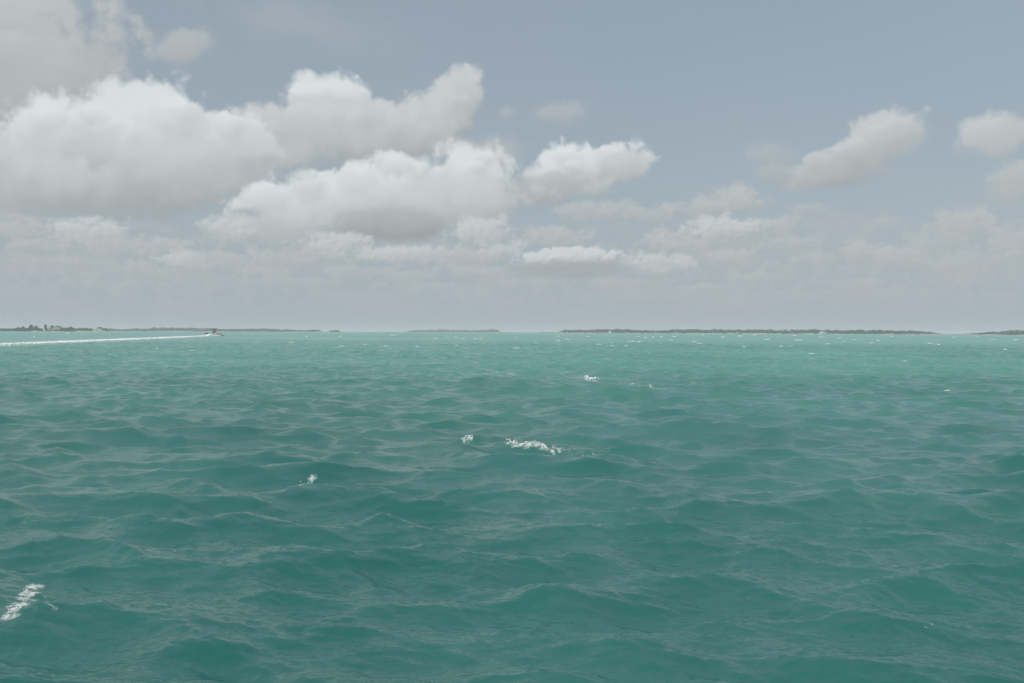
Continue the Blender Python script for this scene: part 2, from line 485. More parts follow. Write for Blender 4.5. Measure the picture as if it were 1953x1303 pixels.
def fast_object(name, verts, tris, mat, smooth=False):
    me = bpy.data.meshes.new(name)
    nv, nf, k = len(verts), len(tris), tris.shape[1]
    me.vertices.add(nv)
    me.vertices.foreach_set('co', np.ascontiguousarray(verts, dtype=np.float32).ravel())
    me.loops.add(nf * k)
    me.loops.foreach_set('vertex_index', np.ascontiguousarray(tris, dtype=np.int32).ravel())
    me.polygons.add(nf)
    me.polygons.foreach_set('loop_start', np.arange(0, nf * k, k, dtype=np.int32))
    me.polygons.foreach_set('use_smooth', np.full(nf, smooth, dtype=bool))
    me.update(calc_edges=True)
    if mat is not None:
        me.materials.append(mat)
    o = bpy.data.objects.new(name, me)
    COL.objects.link(o)
    return o


def tag(o, label=None, cat=None, group=None, kind=None):
    for k, v in (('label', label), ('category', cat), ('group', group), ('kind', kind)):
        if v:
            o[k] = v
    return o


def thing(name, loc, rotz, label, cat, group=None):
    o = bpy.data.objects.new(name, None)
    o.empty_display_size = 0.5
    COL.objects.link(o)
    o.location = tuple(map(float, loc))
    o.rotation_euler = (0, 0, rotz)
    return tag(o, label, cat, group)


class MB:
    def __init__(self):
        self.v, self.f = [], []

    def add(self, vs, fs):
        k = len(self.v)
        self.v += [tuple(p) for p in vs]
        self.f += [tuple(i + k for i in q) for q in fs]
        return self

    def box(self, x0, x1, y0, y1, z0, z1, taper=0.0):
        tx, ty = (x1 - x0) * taper / 2, (y1 - y0) * taper / 2
        return self.add([(x0, y0, z0), (x1, y0, z0), (x1, y1, z0), (x0, y1, z0),
                         (x0 + tx, y0 + ty, z1), (x1 - tx, y0 + ty, z1), (x1 - tx, y1 - ty, z1), (x0 + tx, y1 - ty, z1)],
                        [(3, 2, 1, 0), (4, 5, 6, 7), (0, 1, 5, 4), (1, 2, 6, 5), (2, 3, 7, 6), (3, 0, 4, 7)])

    def tube(self, pts, rads, n=8):
        pts = [Vector(p) for p in pts]
        rings = []
        for i, p in enumerate(pts):
            d = (pts[min(i + 1, len(pts) - 1)] - pts[max(i - 1, 0)]).normalized()
            a = d.orthogonal().normalized()
            b2 = d.cross(a)
            r = rads[i] if hasattr(rads, '__len__') else rads
            rings.append([p + (a * math.cos(2 * math.pi * k / n) + b2 * math.sin(2 * math.pi * k / n)) * r for k in range(n)])
        vs = [v for r_ in rings for v in r_]
        fs = [(i * n + k, i * n + (k + 1) % n, (i + 1) * n + (k + 1) % n, (i + 1) * n + k) for i in range(len(pts) - 1) for k in range(n)]
        fs += [tuple(range(n - 1, -1, -1)), tuple((len(pts) - 1) * n + k for k in range(n))]
        return self.add(vs, fs)

    def loft(self, rings, closed=True, caps=True):
        n = len(rings[0])
        vs = [v for r_ in rings for v in r_]
        m_ = n if closed else n - 1
        fs = [(i * n + k, i * n + (k + 1) % n, (i + 1) * n + (k + 1) % n, (i + 1) * n + k) for i in range(len(rings) - 1) for k in range(m_)]
        if caps:
            fs += [tuple(range(n - 1, -1, -1)), tuple((len(rings) - 1) * n + k for k in range(n))]
        return self.add(vs, fs)

    def build(self, name, mat, parent=None, smooth=False):
        return mesh_object(name, self.v, self.f, mat, parent, smooth)


# unit blob for foam and foliage clumps
def ico(sub):
    import bmesh
    bm = bmesh.new()
    bmesh.ops.create_icosphere(bm, subdivisions=sub, radius=1.0)
    v = np.array([x.co[:] for x in bm.verts])
    f = np.array([[x.index for x in p.verts] for p in bm.faces])
    bm.free()
    return v, f


ICO1, ICO2 = ico(1), ico(2)


def blobs(cent, size, base=ICO1, jag=0.35, rs=rng):
    """many irregular lumps as one vertex/triangle pair; cent (n,3), size (n,3)"""
    bv, bf = base
    n, k = len(cent), len(bv)
    d = 1.0 + jag * rs.standard_normal((n, k, 1)).clip(-1.6, 1.6)
    an = rs.uniform(0, 2 * math.pi, n)
    c, s_ = np.cos(an)[:, None], np.sin(an)[:, None]
    p = bv[None] * d
    x = p[..., 0] * c - p[..., 1] * s_
    y = p[..., 0] * s_ + p[..., 1] * c
    p = np.stack([x, y, p[..., 2]], -1) * size[:, None, :] + cent[:, None, :]
    f = bf[None] + (np.arange(n) * k)[:, None, None]
    return p.reshape(-1, 3), f.reshape(-1, 3)


# ------------------------------------------------------------------ the sea: wind waves by inverse FFT, three bands
def cascade(L, n, lam_lo, lam_hi, seed, wind, lam_peak, amp, spread):
    rs = np.random.default_rng(seed)
    k1 = 2 * np.pi * np.fft.fftfreq(n, L / n)
    kx, ky = np.meshgrid(k1, k1, indexing='xy')
    k = np.hypot(kx, ky)
    k[0, 0] = 1e-6
    lam = 2 * np.pi / k
    kp = 2 * np.pi / lam_peak
    cosd = (kx * wind[0] + ky * wind[1]) / k
    S = np.exp(-1.1 * (kp / k) ** 2) / k ** 3.6 * np.exp(0.9 * np.exp(-((np.sqrt(k / kp) - 1) ** 2) / 0.03))
    D = np.where(cosd > 0, np.abs(cosd) ** spread, 0.08 * np.abs(cosd) ** spread)
    D = D + 0.03
    win = (lam < lam_hi) & (lam >= lam_lo)
    h = np.sqrt(S * D) * (rs.standard_normal((n, n)) + 1j * rs.standard_normal((n, n))) * win
    h[0, 0] = 0
    H = np.real(np.fft.ifft2(h))
    sc = amp / H.std()
    Dx = np.real(np.fft.ifft2(1j * kx / k * h)) * sc
    Dy = np.real(np.fft.ifft2(1j * ky / k * h)) * sc
    H *= sc
    H = H + 0.12 * (H * H - amp * amp) / amp * np.exp(-np.abs(H) / (3.5 * amp))       # peaked crests, flat troughs
    return L, n, np.stack([Dx, Dy, H], -1).astype(np.float32)


wind = np.array([-0.28, -0.96])
wind /= np.linalg.norm(wind)
CA = cascade(141.0, 1024, 0.8, 6.0, 3, wind, 1.45, 0.046, 3)
CB = cascade(37.3, 1024, 0.25, 0.8, 4, wind, 6.5, 0.0115, 3)
CC = cascade(9.7, 1024, 0.05, 0.25, 5, np.array([-0.45, -0.89]), 6.5, 0.0036, 4)


CA_SHIFT = (113.65, 88.87)                          # which stretch of the wave field lies in view


def sample(casc, x, y):
    L, n, a = casc
    u = (x / L * n) % n
    v = (y / L * n) % n
    i = np.floor(u).astype(int)
    j = np.floor(v).astype(int)
    fu = (u - i)[..., None]
    fv = (v - j)[..., None]
    i %= n
    j %= n
    i2, j2 = (i + 1) % n, (j + 1) % n
    return (a[j, i] * (1 - fu) + a[j, i2] * fu) * (1 - fv) + (a[j2, i] * (1 - fu) + a[j2, i2] * fu) * fv


# the larger single crests the photograph shows: picture point of the crest, height, length along crest, width, crest heading
SIG = []
for (px, py, hgt, ln, wd, ang) in (
    (650, 1045, 0.20, 1.5, 0.70, 6), (1010, 853, 0.34, 2.4, 0.95, -14), (1830, 925, 0.36, 4.2, 0.9, -10), (1640, 912, 0.25, 1.0, 0.8, 0),
    (595, 925, 0.24, 1.5, 0.7, 4), (38, 1160, 0.24, 0.9, 0.55, 18), (300, 808, 0.36, 3.6, 1.3, 2), (1365, 800, 0.36, 3.2, 1.3, -6),
    (100, 925, 0.28, 3.0, 0.9, 4), (1130, 728, 0.5, 6.0, 2.2, -5), (950, 716, 0.45, 4.5, 2.0, 0),
    (1450, 712, 0.45, 6.0, 2.0, 0), (650, 880, 0.26, 2.6, 0.9, 2), (1050, 905, 0.24, 2.4, 0.7, -8), (450, 860, 0.22, 2.5, 0.9, 2),
    (330, 985, 0.16, 1.8, 0.6, 5), (880, 835, 0.28, 1.6, 0.8, 10),
):
    p = at(px, py, hgt * 0.8)
    SIG.append((p[0], p[1], hgt * 0.55, ln * 0.62, wd * 0.62, R(ang)))


def sig_waves(x, y):
    out = np.zeros(x.shape + (3,), np.float32)
    for (cx, cy_, h, ln, wd, a) in SIG:
        u = (x - cx) * math.cos(a) + (y - cy_) * math.sin(a)
        v = -(x - cx) * math.sin(a) + (y - cy_) * math.cos(a)
        near = (np.abs(u) < 3.2 * ln) & (np.abs(v) < 5.5 * wd)
        if not near.any():
            continue
        uu, vv = u[near], v[near] + 0.12 * wd * np.sin(u[near] / ln * 2.3)
        env = np.exp(-(uu / ln) ** 2 * 0.9)
        g = np.exp(-(vv / wd) ** 2)
        z = h * env * (g * 1.0 - 0.30 * np.exp(-((np.abs(vv) - 2.2 * wd) / (1.1 * wd)) ** 2))
        lean = -0.16 * h * env * g * 2.0 * vv / wd           # draws the flanks to the crest
        lean -= 0.10 * h * env * g                            # and tips it towards the camera
        o = out[near]
        o[:, 0] += lean * -math.sin(a)
        o[:, 1] += lean * math.cos(a)
        o[:, 2] += z
        out[near] = o
    return out


def displacement(x, y, wa=1.0, wb=1.0, wc=1.0):
    d = sample(CA, x + CA_SHIFT[0], y + CA_SHIFT[1]) * np.float32([0.8, 0.8, 1.0]) * np.expand_dims(np.asarray(wa, np.float32), -1)
    d = d + sample(CB, x, y) * np.float32([0.45, 0.45, 1.0]) * np.expand_dims(np.asarray(wb, np.float32), -1)
    d = d + sample(CC, x, y) * np.float32([0.2, 0.2, 1.0]) * np.expand_dims(np.asarray(wc, np.float32), -1)
    return d + sig_waves(x, y)


def surface(x, y):
    """height of the displaced sea at a plan position"""
    x, y = np.atleast_1d(np.asarray(x, float)), np.atleast_1d(np.asarray(y, float))
    qx, qy = x.copy(), y.copy()
    for _ in range(5):
        d = displacement(qx, qy)
        qx, qy = x - d[:, 0], y - d[:, 1]
    return displacement(qx, qy)[:, 2]


# rings round the viewpoint, finer where the wavelets can be seen; sectors finer ahead
rows = [1.2]
while rows[-1] < 250.0:
    d = rows[-1]
    s_ = min(max(d * d / 2200.0 * 0.7, 0.028), 0.20) * max(1.0, d / 70.0) ** 1.3
    if d < 5.5:
        s_ = 0.16
    rows.append(d + s_)
while rows[-1] < 12000.0:
    rows.append(rows[-1] + max(1.05, (rows[-1] - 230.0) * 0.045))
rows = np.array(rows)
ang = np.concatenate([np.linspace(-180, -31, 70, endpoint=False), np.linspace(-31, 31, 800), np.linspace(31, 180, 70, endpoint=False)[1:]])
nc = len(ang)
ARG = np.radians(ang)
rr_, aa_ = np.meshgrid(rows, ARG, indexing='ij')
gx, gy = rr_ * np.sin(aa_), rr_ * np.cos(aa_)
dr = np.gradient(rows)
da = np.gradient(ARG)
spc = np.maximum(dr[:, None] * np.ones(nc), rr_ * da[None, :])
wA = np.clip(1.0 - (spc - 1.0) / 8.0, 0.0, 1.0)
wB = np.clip(1.35 - spc / 0.34, 0.0, 1.0)
wC = np.clip(1.4 - spc / 0.10, 0.0, 1.0)
disp = displacement(gx, gy, wA, wB, wC)
verts = np.stack([gx + disp[..., 0], gy + disp[..., 1], disp[..., 2]], -1).reshape(-1, 3)
nr = len(rows)
ii, jj = np.meshgrid(np.arange(nr - 1), np.arange(nc), indexing='ij')
j2 = (jj + 1) % nc
quads = np.stack([ii * nc + jj, ii * nc + j2, (ii + 1) * nc + j2, (ii + 1) * nc + jj], -1).reshape(-1, 4)[:, ::-1]
foam = np.zeros_like(gx)
rough = np.sqrt(0.0006 + 0.0022 * (1 - wC) + 0.0035 * (1 - wB) + 0.006 * (1 - wA))

sea_mat = bpy.data.materials.new('sea_water')
sea_mat.use_nodes = True
t = NT(sea_mat.node_tree)
bs = t.n['Principled BSDF']
geo = t.new('ShaderNodeNewGeometry')
pos = geo.outputs['Position']
sp = t.new('ShaderNodeSeparateXYZ')
t.put(sp.inputs[0], pos)
dist = t.v('LENGTH', t.v('MULTIPLY', pos, (1, 1, 0)))
# water colour: sand shoals, paler away from the viewpoint, random patches
big = t.noise(t.v('MULTIPLY', pos, (0.006, 0.013, 0)), 1.0, 4.0, 0.55)
mid = t.noise(t.v('MULTIPLY', pos, (0.05, 0.035, 0)), 1.0, 4.0, 0.6)
sm = t.noise(t.v('MULTIPLY', pos, (0.30, 0.24, 0)), 1.0, 3.0, 0.6)
paleness = t.m('ADD', t.m('ADD', t.m('MULTIPLY', t.m('ADD', t.ramp(dist, 5.0, 75.0, 0.0, 0.66, smooth=False), t.ramp(dist, 60.0, 260.0, 0.0, 0.26)), 0.9), t.m('MULTIPLY', t.ramp(sp.outputs[0], -60.0, 160.0), t.m('MULTIPLY', t.ramp(dist, 110.0, 260.0), 0.25))), t.m('MULTIPLY', t.m('SUBTRACT', big, 0.5), 1.9))
paleness = t.m('ADD', paleness, t.m('MULTIPLY', t.m('SUBTRACT', mid, 0.5), 0.85))
paleness = t.m('ADD', paleness, t.m('MULTIPLY', t.m('SUBTRACT', sm, 0.5), 0.40))
deepfar = t.ramp(dist, 1500.0, 3500.0)
wcol = t.mix(t.ramp(paleness, -0.25, 0.95, smooth=False), (0.016, 0.124, 0.112, 1), (0.135, 0.375, 0.325, 1))
wcol = t.mix(t.m('MULTIPLY', deepfar, 0.8), wcol, (0.035, 0.10, 0.115, 1))
fo = t.new('ShaderNodeAttribute', attribute_name='foam')
ro = t.new('ShaderNodeAttribute', attribute_name='chop')
lace = t.noise(t.v('MULTIPLY', pos, (9.0, 12.0, 9.0)), 1.0, 6.0, 0.72, 0.8)
fmask = t.m('MULTIPLY', t.ramp(t.m('ADD', lace, t.m('MULTIPLY', fo.outputs['Fac'], 0.40)), 0.60, 0.86), t.ramp(fo.outputs['Fac'], 0.02, 0.35))
t.put(bs.inputs['Base Color'], t.mix(fmask, wcol, (0.62, 0.66, 0.65, 1)))
# light scattered back from below leaves evenly whatever the wavelets do; the surface itself mirrors the sky
bs.inputs['Specular IOR Level'].default_value = 0.0
bs.inputs['Roughness'].default_value = 1.0
bs.inputs['Coat IOR'].default_value = 1.36
t.put(bs.inputs['Coat Weight'], t.m('SUBTRACT', 1.0, fmask))
t.put(bs.inputs['Coat Roughness'], t.m('SQRT', ro.outputs['Fac']))
rip = t.noise(t.v('MULTIPLY', pos, (8.0, 15.0, 8.0)), 1.0, 3.0, 0.6, 0.4)
rip2 = t.noise(t.v('MULTIPLY', pos, (1.9, 4.2, 2.0)), 1.0, 3.0, 0.6, 0.3)
rip = t.m('ADD', rip, t.m('MULTIPLY', rip2, 1.4))
bmp = t.new('ShaderNodeBump')
bmp.inputs['Strength'].default_value = 0.8
bmp.inputs['Distance'].default_value = 0.014
t.put(bmp.inputs['Height'], t.m('ADD', rip, t.m('MULTIPLY', t.m('MULTIPLY', lace, fmask), 2.0)))
t.put(bs.inputs['Coat Normal'], bmp.outputs[0])
t.put(bs.inputs['Normal'], t.v('NORMALIZE', t.v('ADD', t.v('SCALE', bmp.outputs[0], scale=0.22), (0.0, 0.0, 0.78))))

sea = fast_object('sea', verts, quads, sea_mat, smooth=True)
tag(sea, kind='structure')
for nm, arr in (('foam', foam), ('chop', rough)):
    at_ = sea.data.attributes.new(nm, 'FLOAT', 'POINT')
    at_.data.foreach_set('value', np.ascontiguousarray(arr, dtype=np.float32).ravel())

# ------------------------------------------------------------------ foam: whitecaps, bow spray, wake
fv, ff, fcount = [], [], 0


def add_blobs(cent, size, base=ICO1, jag=0.3):
    global fcount
    v, f = blobs(np.asarray(cent, float), np.asarray(size, float), base, jag)
    fv.append(v)
    ff.append(f + fcount)
    fcount += len(v)


def hit(px, py, t1=140.0):
    """first point of the wavy surface met by the ray through a picture point"""
    d = ray(px, py)
    t_ = np.concatenate([np.arange(4.0, 30.0, 0.06), np.arange(30.0, t1, 0.25)])
    x, y, z = d[0] * t_, d[1] * t_, CAM_H + d[2] * t_
    hgt = surface(x, y)
    below = np.nonzero(z < hgt)[0]
    k = below[0] if len(below) else len(t_) - 1
    return np.array([x[k], y[k], hgt[k]])


# far flecks, picture points
FLECKS = [(855, 645, 1), (870, 645, .7), (882, 647, .9), (919, 645, .9), (919, 650, .9), (908, 648, .7), (986, 646, .8), (1022, 656, .8),
          (795, 664, .8), (752, 641, .9), (832, 647, .6), (871, 661, .5), (986, 667, 1.6), (1066, 643, .8), (1066, 652, .9), (1081, 649, .9),
          (1122, 643, .7), (1141, 659, 1.3), (1167, 656, .7), (1168, 662, 1), (1204, 653, 1.6), (1219, 654, .9), (1230, 645, .9), (1217, 643, .7),
          (1245, 644, .7), (1262, 644, .8), (1280, 650, .8), (1324, 653, 1), (1335, 657, .9), (1194, 662, .7), (1411, 642, 1.1), (1378, 644, .9),
          (1463, 649, 1.3), (1486, 646, .7), (1522, 650, 1.7), (1568, 644, 1.9), (1579, 658, 1.3), (1419, 664, .9), (1490, 663, .8), (1507, 663, 1),
          (1548, 678, 1.4), (1610, 653, .8), (1630, 649, .8), (1819, 645, .9), (1893, 649, 1.3), (1937, 650, 1.3), (1917, 669, 1.3), (1787, 659, 1.1),
          (1774, 657, .8), (1662, 656, 1), (1675, 651, .8), (584, 643, .9), (649, 644, .9), (558, 655, 1.1), (652, 663, .9), (698, 660, .9), (737, 663, 1),
          (747, 641, .8), (66, 643, .6), (130, 637, .9), (355, 654, .9), (365, 672, .9), (490, 655, .8), (1285, 643, .8), (1440, 640, 1), (1600, 646, .8),
          (1700, 643, .7), (1725, 689, 1.9), (1745, 690, 1), (1225, 736, 1.4), (968, 713, 1.3), (944, 711, .8), (1118, 722, 1.2), (1129, 722, .8),
          (1633, 731, .7), (1698, 726, .7), (1806, 744, 1.0), (300, 668, .6), (560, 690, .5), (1340, 640, .7), (1515, 641, .9), (1865, 643, .8)]
for (px, py, k) in FLECKS:
    p = at(px, py, 0.0)
    dd = p[1]
    pxm = dd / FPX                                   # metres per photograph pixel here
    n = int(12 + 16 * k)
    ln, dp = 3.6 * k * pxm, 0.5 * pxm
    u = rng.standard_normal(n) * 0.5
    c = np.zeros((n, 3))
    c[:, 0] = p[0] + u * ln + 0.1 * pxm
    c[:, 1] = p[1] - np.abs(u) * ln * 0.3 + rng.uniform(-.3, .3, n) * ln
    c[:, 2] = np.maximum(surface(c[:, 0], c[:, 1]), 0.15 if dd > 90 else -1) + rng.uniform(0.0, 0.9, n) * min(pxm * 0.9, 0.5)
    s = rng.uniform(0.35, 0.9, n)[:, None] * np.array([[1.7, 0.8, 0.7]]) * min(1.0 * pxm, 0.6)
    add_blobs(c, s)


FOAM_SPOTS = []


def crest_foam(pts, n, half, size, lift, k_at, tail=0.0):
    """breaking lip: picture polyline -> foam lumps riding the surface"""
    px_ = []
    for i in range(len(pts) - 1):
        m_ = max(2, int(max(abs(pts[i + 1][0] - pts[i][0]) / 6, abs(pts[i + 1][1] - pts[i][1]) / 2.5)))
        px_ += [(pts[i][0] + (pts[i + 1][0] - pts[i][0]) * j / m_, pts[i][1] + (pts[i + 1][1] - pts[i][1]) * j / m_) for j in range(m_)]
    P3 = [hit(x, y) for x, y in px_ + [pts[-1]]]
    seg = np.array([np.linalg.norm(P3[i + 1] - P3[i]) for i in range(len(P3) - 1)])
    cum = np.concatenate([[0], np.cumsum(seg)])
    tt = rng.uniform(0, cum[-1], n) ** 1.0
    c = np.zeros((n, 3))
    for i, q in enumerate(tt):
        k = min(np.searchsorted(cum, q, 'right') - 1, len(seg) - 1)
        w = (q - cum[k]) / seg[k]
        c[i] = P3[k] * (1 - w) + P3[k + 1] * w
    prog = tt / cum[-1]
    for q in P3:
        for _ in range(3):
            FOAM_SPOTS.append((q[0] + rng.normal() * half * 0.9, q[1] + rng.normal() * half * 1.3, half * rng.uniform(0.7, 1.7), k_at * rng.uniform(0.6, 1.02)))
    taper = 1.0 - tail * prog
    c[:, 0] += rng.standard_normal(n) * half * taper
    c[:, 1] += rng.standard_normal(n) * half * taper * 1.5
    c[:, 2] = surface(c[:, 0], c[:, 1]) + rng.uniform(-0.2, 1.0, n) ** 2 * lift * taper
    s = (rng.uniform(0.3, 1.0, n) ** 1.6 * size * (1 - 0.5 * tail * prog))[:, None] * rng.uniform(0.7, 1.3, (n, 3)) * np.array([[1.1, 1.0, 0.7]])
    add_blobs(c, s, ICO1, 0.18)


crest_foam([(972, 843), (990, 850), (1012, 852)], 45, 0.050, 0.024, 0.06, 1.0, 0.4)
crest_foam([(1000, 849), (1030, 853), (1072, 858)], 16, 0.035, 0.016, 0.03, 0.85, 0.6)
crest_foam([(1060, 857), (1105, 860), (1130, 868)], 5, 0.12, 0.010, 0.01, 0.36, 0.3)
crest_foam([(1100, 872), (1125, 869)], 4, 0.09, 0.010, 0.01, 0.34, 0.3)
crest_foam([(598, 912), (590, 920), (578, 926)], 30, 0.028, 0.016, 0.05, 0.80, 0.7)
crest_foam([(900, 834), (884, 840)], 30, 0.04, 0.020, 0.03, 0.80, 0.3)
crest_foam([(66, 1118), (50, 1138), (32, 1158), (14, 1178)], 60, 0.034, 0.008, 0.03, 0.85, -0.4)
crest_foam([(70, 1140), (95, 1158)], 6, 0.022, 0.006, 0.01, 0.42, 0.3)
crest_foam([(1115, 721), (1140, 723)], 40, 0.11, 0.07, 0.10, 0.90, 0.3)
crest_foam([(1205, 733), (1240, 738)], 8, 0.11, 0.04, 0.03, 0.60, 0.3)
crest_foam([(945, 710), (985, 714)], 10, 0.11, 0.04, 0.04, 0.60, 0.3)
crest_foam([(1310, 735), (1350, 729)], 3, 0.22, 0.03, 0.02, 0.36, 0.3)
crest_foam([(285, 1050), (320, 1046)], 2, 0.05, 0.006, 0.01, 0.30, 0.3)
crest_foam([(50, 1000), (75, 992)], 2, 0.05, 0.006, 0.01, 0.28, 0.3)
crest_foam([(1770, 1196), (1800, 1195)], 2, 0.020, 0.006, 0.004, 0.34, 0.2)
crest_foam([(1845, 1198), (1868, 1200)], 2, 0.018, 0.006, 0.004, 0.34, 0.2)
crest_foam([(1700, 1240), (1735, 1232)], 2, 0.018, 0.006, 0.004, 0.34, 0.2)
at_ = sea.data.attributes['foam']
fo_v = foam.ravel().astype(np.float32)
vr = np.hypot(verts[:, 0], verts[:, 1])
order = np.argsort(vr)
vrs = vr[order]
for (x, y, r, k) in FOAM_SPOTS:
    d0 = math.hypot(x, y)
    cand = order[np.searchsorted(vrs, d0 - 3 * r - 0.6):np.searchsorted(vrs, d0 + 3 * r + 0.6)]
    ra, rl = (verts[cand, :2] @ np.array([x, y])) / d0 - d0, (verts[cand, :2] @ np.array([y, -x])) / d0
    q = (ra / max(r, 0.6 * np.interp(d0, rows, dr))) ** 2 + (rl / r) ** 2
    fo_v[cand] = np.maximum(fo_v[cand], k * np.exp(-q))
wk_a, wk_b = at(405, 640.9), at(-330, 670.2)
wdir = (wk_b - wk_a)[:2]
wlen = np.linalg.norm(wdir)
wdir /= wlen
rel = verts[:, :2] - wk_a[:2]
along = rel @ wdir
side_ = np.abs(rel @ np.array([-wdir[1], wdir[0]]))
w_half = 1.6 + 7.5 * np.clip(along / 260.0, 0, 1.2) ** 0.7
w_k = np.clip(1.2 - 0.5 * along / 260.0, 0.55, 1.1) * np.exp(-(side_ / w_half) ** 2) * (along > 0) * (along < wlen)
fo_v = np.maximum(fo_v, w_k.astype(np.float32))
at_.data.foreach_set('value', fo_v)
wc = fast_object('whitecap_foam', np.concatenate(fv), np.concatenate(ff), M['foam'], True)
tag(wc, 'scattered white foam of breaking crests across the sea', 'foam', kind='stuff')

# wake: image line from the stern to the left edge, laid on the water
fv, ff, fcount = [], [], 0
na, nb_ = 520, 9
gv = np.zeros((na, nb_, 3))
for i in range(na):
    u = (i / (na - 1)) ** 1.25
    al_ = -2.0 + 330.0 * u
    c0 = wk_a[:2] + wdir * al_
    hw_ = (0.9 + 4.2 * u ** 0.6) * (1 - 0.7 * u * u)
    hh_ = (0.62 * math.exp(-((al_ - 9.0) / 7.0) ** 2) + 0.38 * (1 - u) ** 0.6) * (0.7 + 0.3 * math.sin(al_ * 0.9) * math.sin(al_ * 0.37 + 1))
    for j in range(nb_):
        w_ = -1 + 2 * j / (nb_ - 1)
        q = c0 + np.array([-wdir[1], wdir[0]]) * w_ * hw_ * (1 + 0.25 * rng.standard_normal())
        gv[i, j] = (q[0], q[1], hh_ * (1 - w_ * w_) ** 0.6 * rng.uniform(0.75, 1.1) - (0.25 if abs(w_) == 1 else 0.02))
ia, ja = np.meshgrid(np.arange(na - 1), np.arange(nb_ - 1), indexing='ij')
gq = np.stack([ia * nb_ + ja, ia * nb_ + ja + 1, (ia + 1) * nb_ + ja + 1], -1).reshape(-1, 3)
gq2 = np.stack([ia * nb_ + ja, (ia + 1) * nb_ + ja + 1, (ia + 1) * nb_ + ja], -1).reshape(-1, 3)
fv.append(gv.reshape(-1, 3))
ff.append(np.concatenate([gq, gq2]))
fcount += na * nb_
n = 700
al_ = 330.0 * rng.uniform(0, 1, n) ** 1.2
c = np.zeros((n, 3))
c[:, :2] = wk_a[:2] + wdir * al_[:, None] + np.array([-wdir[1], wdir[0]]) * (rng.standard_normal(n) * (0.8 + 0.014 * al_))[:, None]
c[:, 2] = surface(c[:, 0], c[:, 1]) + rng.uniform(0, 0.35, n) * (1 - al_ / 335)
add_blobs(c, rng.uniform(0.05, 0.17, n)[:, None] * np.array([[1.8, 1.2, 0.5]]))
wake = fast_object('boat_wake', np.concatenate(fv), np.concatenate(ff), M['foam'], True)
tag(wake, 'long white foam wake trailing left from the speeding motorboat', 'wake', kind='stuff')

# ------------------------------------------------------------------ speeding motorboat
bp = at(404, 641.0)
BD = bp[1]
yaw = R(60)                                       # heading, turned from +X (right) away from the viewer
boat = thing('motorboat', (bp[0] + 1.0, bp[1], 0.12), yaw, 'small white motorboat with dark canopy speeding at the end of the white wake', 'boat')
boat.rotation_euler = (0, R(-4.0), yaw)


def hull_rings(L, Bm, Hs, Hb, n=13, draft=0.4):
    out = []
    for i in range(n):
        u = i / (n - 1)
        w = Bm / 2 * (1 - max(0, (u - 0.45) / 0.55) ** 2.2 * 0.97)
        top = Hs + (Hb - Hs) * u ** 1.6
        keel = -draft + (draft + Hb * 0.55) * max(0, (u - 0.62) / 0.38) ** 2
        ch = keel + (top - keel) * 0.42
        x = -L / 2 + L * u
        out.append([(x, 0, keel), (x, -w * 0.78, ch), (x + 0.25 * u, -w, top), (x + 0.25 * u, -w * 0.86, top + 0.03),
                    (x + 0.25 * u, w * 0.86, top + 0.03), (x + 0.25 * u, w, top), (x, w * 0.78, ch)])
    return out


MB().loft(hull_rings(7.6, 2.5, 0.75, 1.25)).build('hull', M['gelcoat'], boat)
rail = MB()
rail.tube([(1.2, -1.15, 1.0), (2.4, -0.9, 1.5), (3.7, 0, 1.75), (2.4, 0.9, 1.5), (1.2, 1.15, 1.0)], 0.025, 6)
rail.build('bow_rail', M['tube'], boat)
MB().box(0.1, 1.15, -0.55, 0.55, 0.79, 1.75, 0.12).build('console', M['gelcoat'], boat)
MB().add([(0.95, -0.5, 1.75), (0.95, 0.5, 1.75), (0.62, 0.45, 2.2), (0.62, -0.45, 2.2), (0.98, -0.5, 1.75), (0.98, 0.5, 1.75), (0.65, 0.45, 2.2), (0.65, -0.45, 2.2)],
         [(0, 1, 2, 3), (7, 6, 5, 4), (0, 4, 5, 1), (1, 5, 6, 2), (2, 6, 7, 3), (3, 7, 4, 0)]).build('windshield', M['tint'], boat)
MB().box(-1.15, -0.55, -0.6, 0.6, 0.79, 1.4, 0.1).build('leaning_post', M['seat'], boat)
can = [[(x, y, 2.95 + 0.10 * (1 - (y / 1.1) ** 2) + 0.03 * x) for y in np.linspace(-1.1, 1.1, 7)] + [(x, y, 2.87 + 0.03 * x) for y in np.linspace(1.1, -1.1, 7)] for x in (-1.45, -0.7, 0.1, 0.9)]
MB().loft(can).build('canopy', M['canvas'], boat)
for (x0, y0, x1, y1) in ((0.9, 0.7, 0.8, 0.95), (0.9, -0.7, 0.8, -0.95), (-0.9, 0.7, -1.3, 0.95), (-0.9, -0.7, -1.3, -0.95)):
    MB().tube([(x0, y0, 0.78), (x0, y0, 1.9), (x1, y1, 2.9)], 0.035, 6).build('post', M['tube'], boat)
for yy in (-0.42, 0.42):
    om = MB()
    om.loft([[(-4.15 + dx_, yy + 0.22 * sx, z) for dx_, sx in ((-.3 * k, -k), (.35 * k, -k), (.42 * k, 0), (.35 * k, k), (-.3 * k, k))] for z, k in ((0.75, .75), (0.9, 1), (1.25, 1), (1.45, .7))])
    om = om.build('outboard_motor', M['engine'], boat)
    MB().box(-4.25, -4.0, yy - .09, yy + .09, -0.5, 0.76, 0.2).build('leg', M['engine'], om)


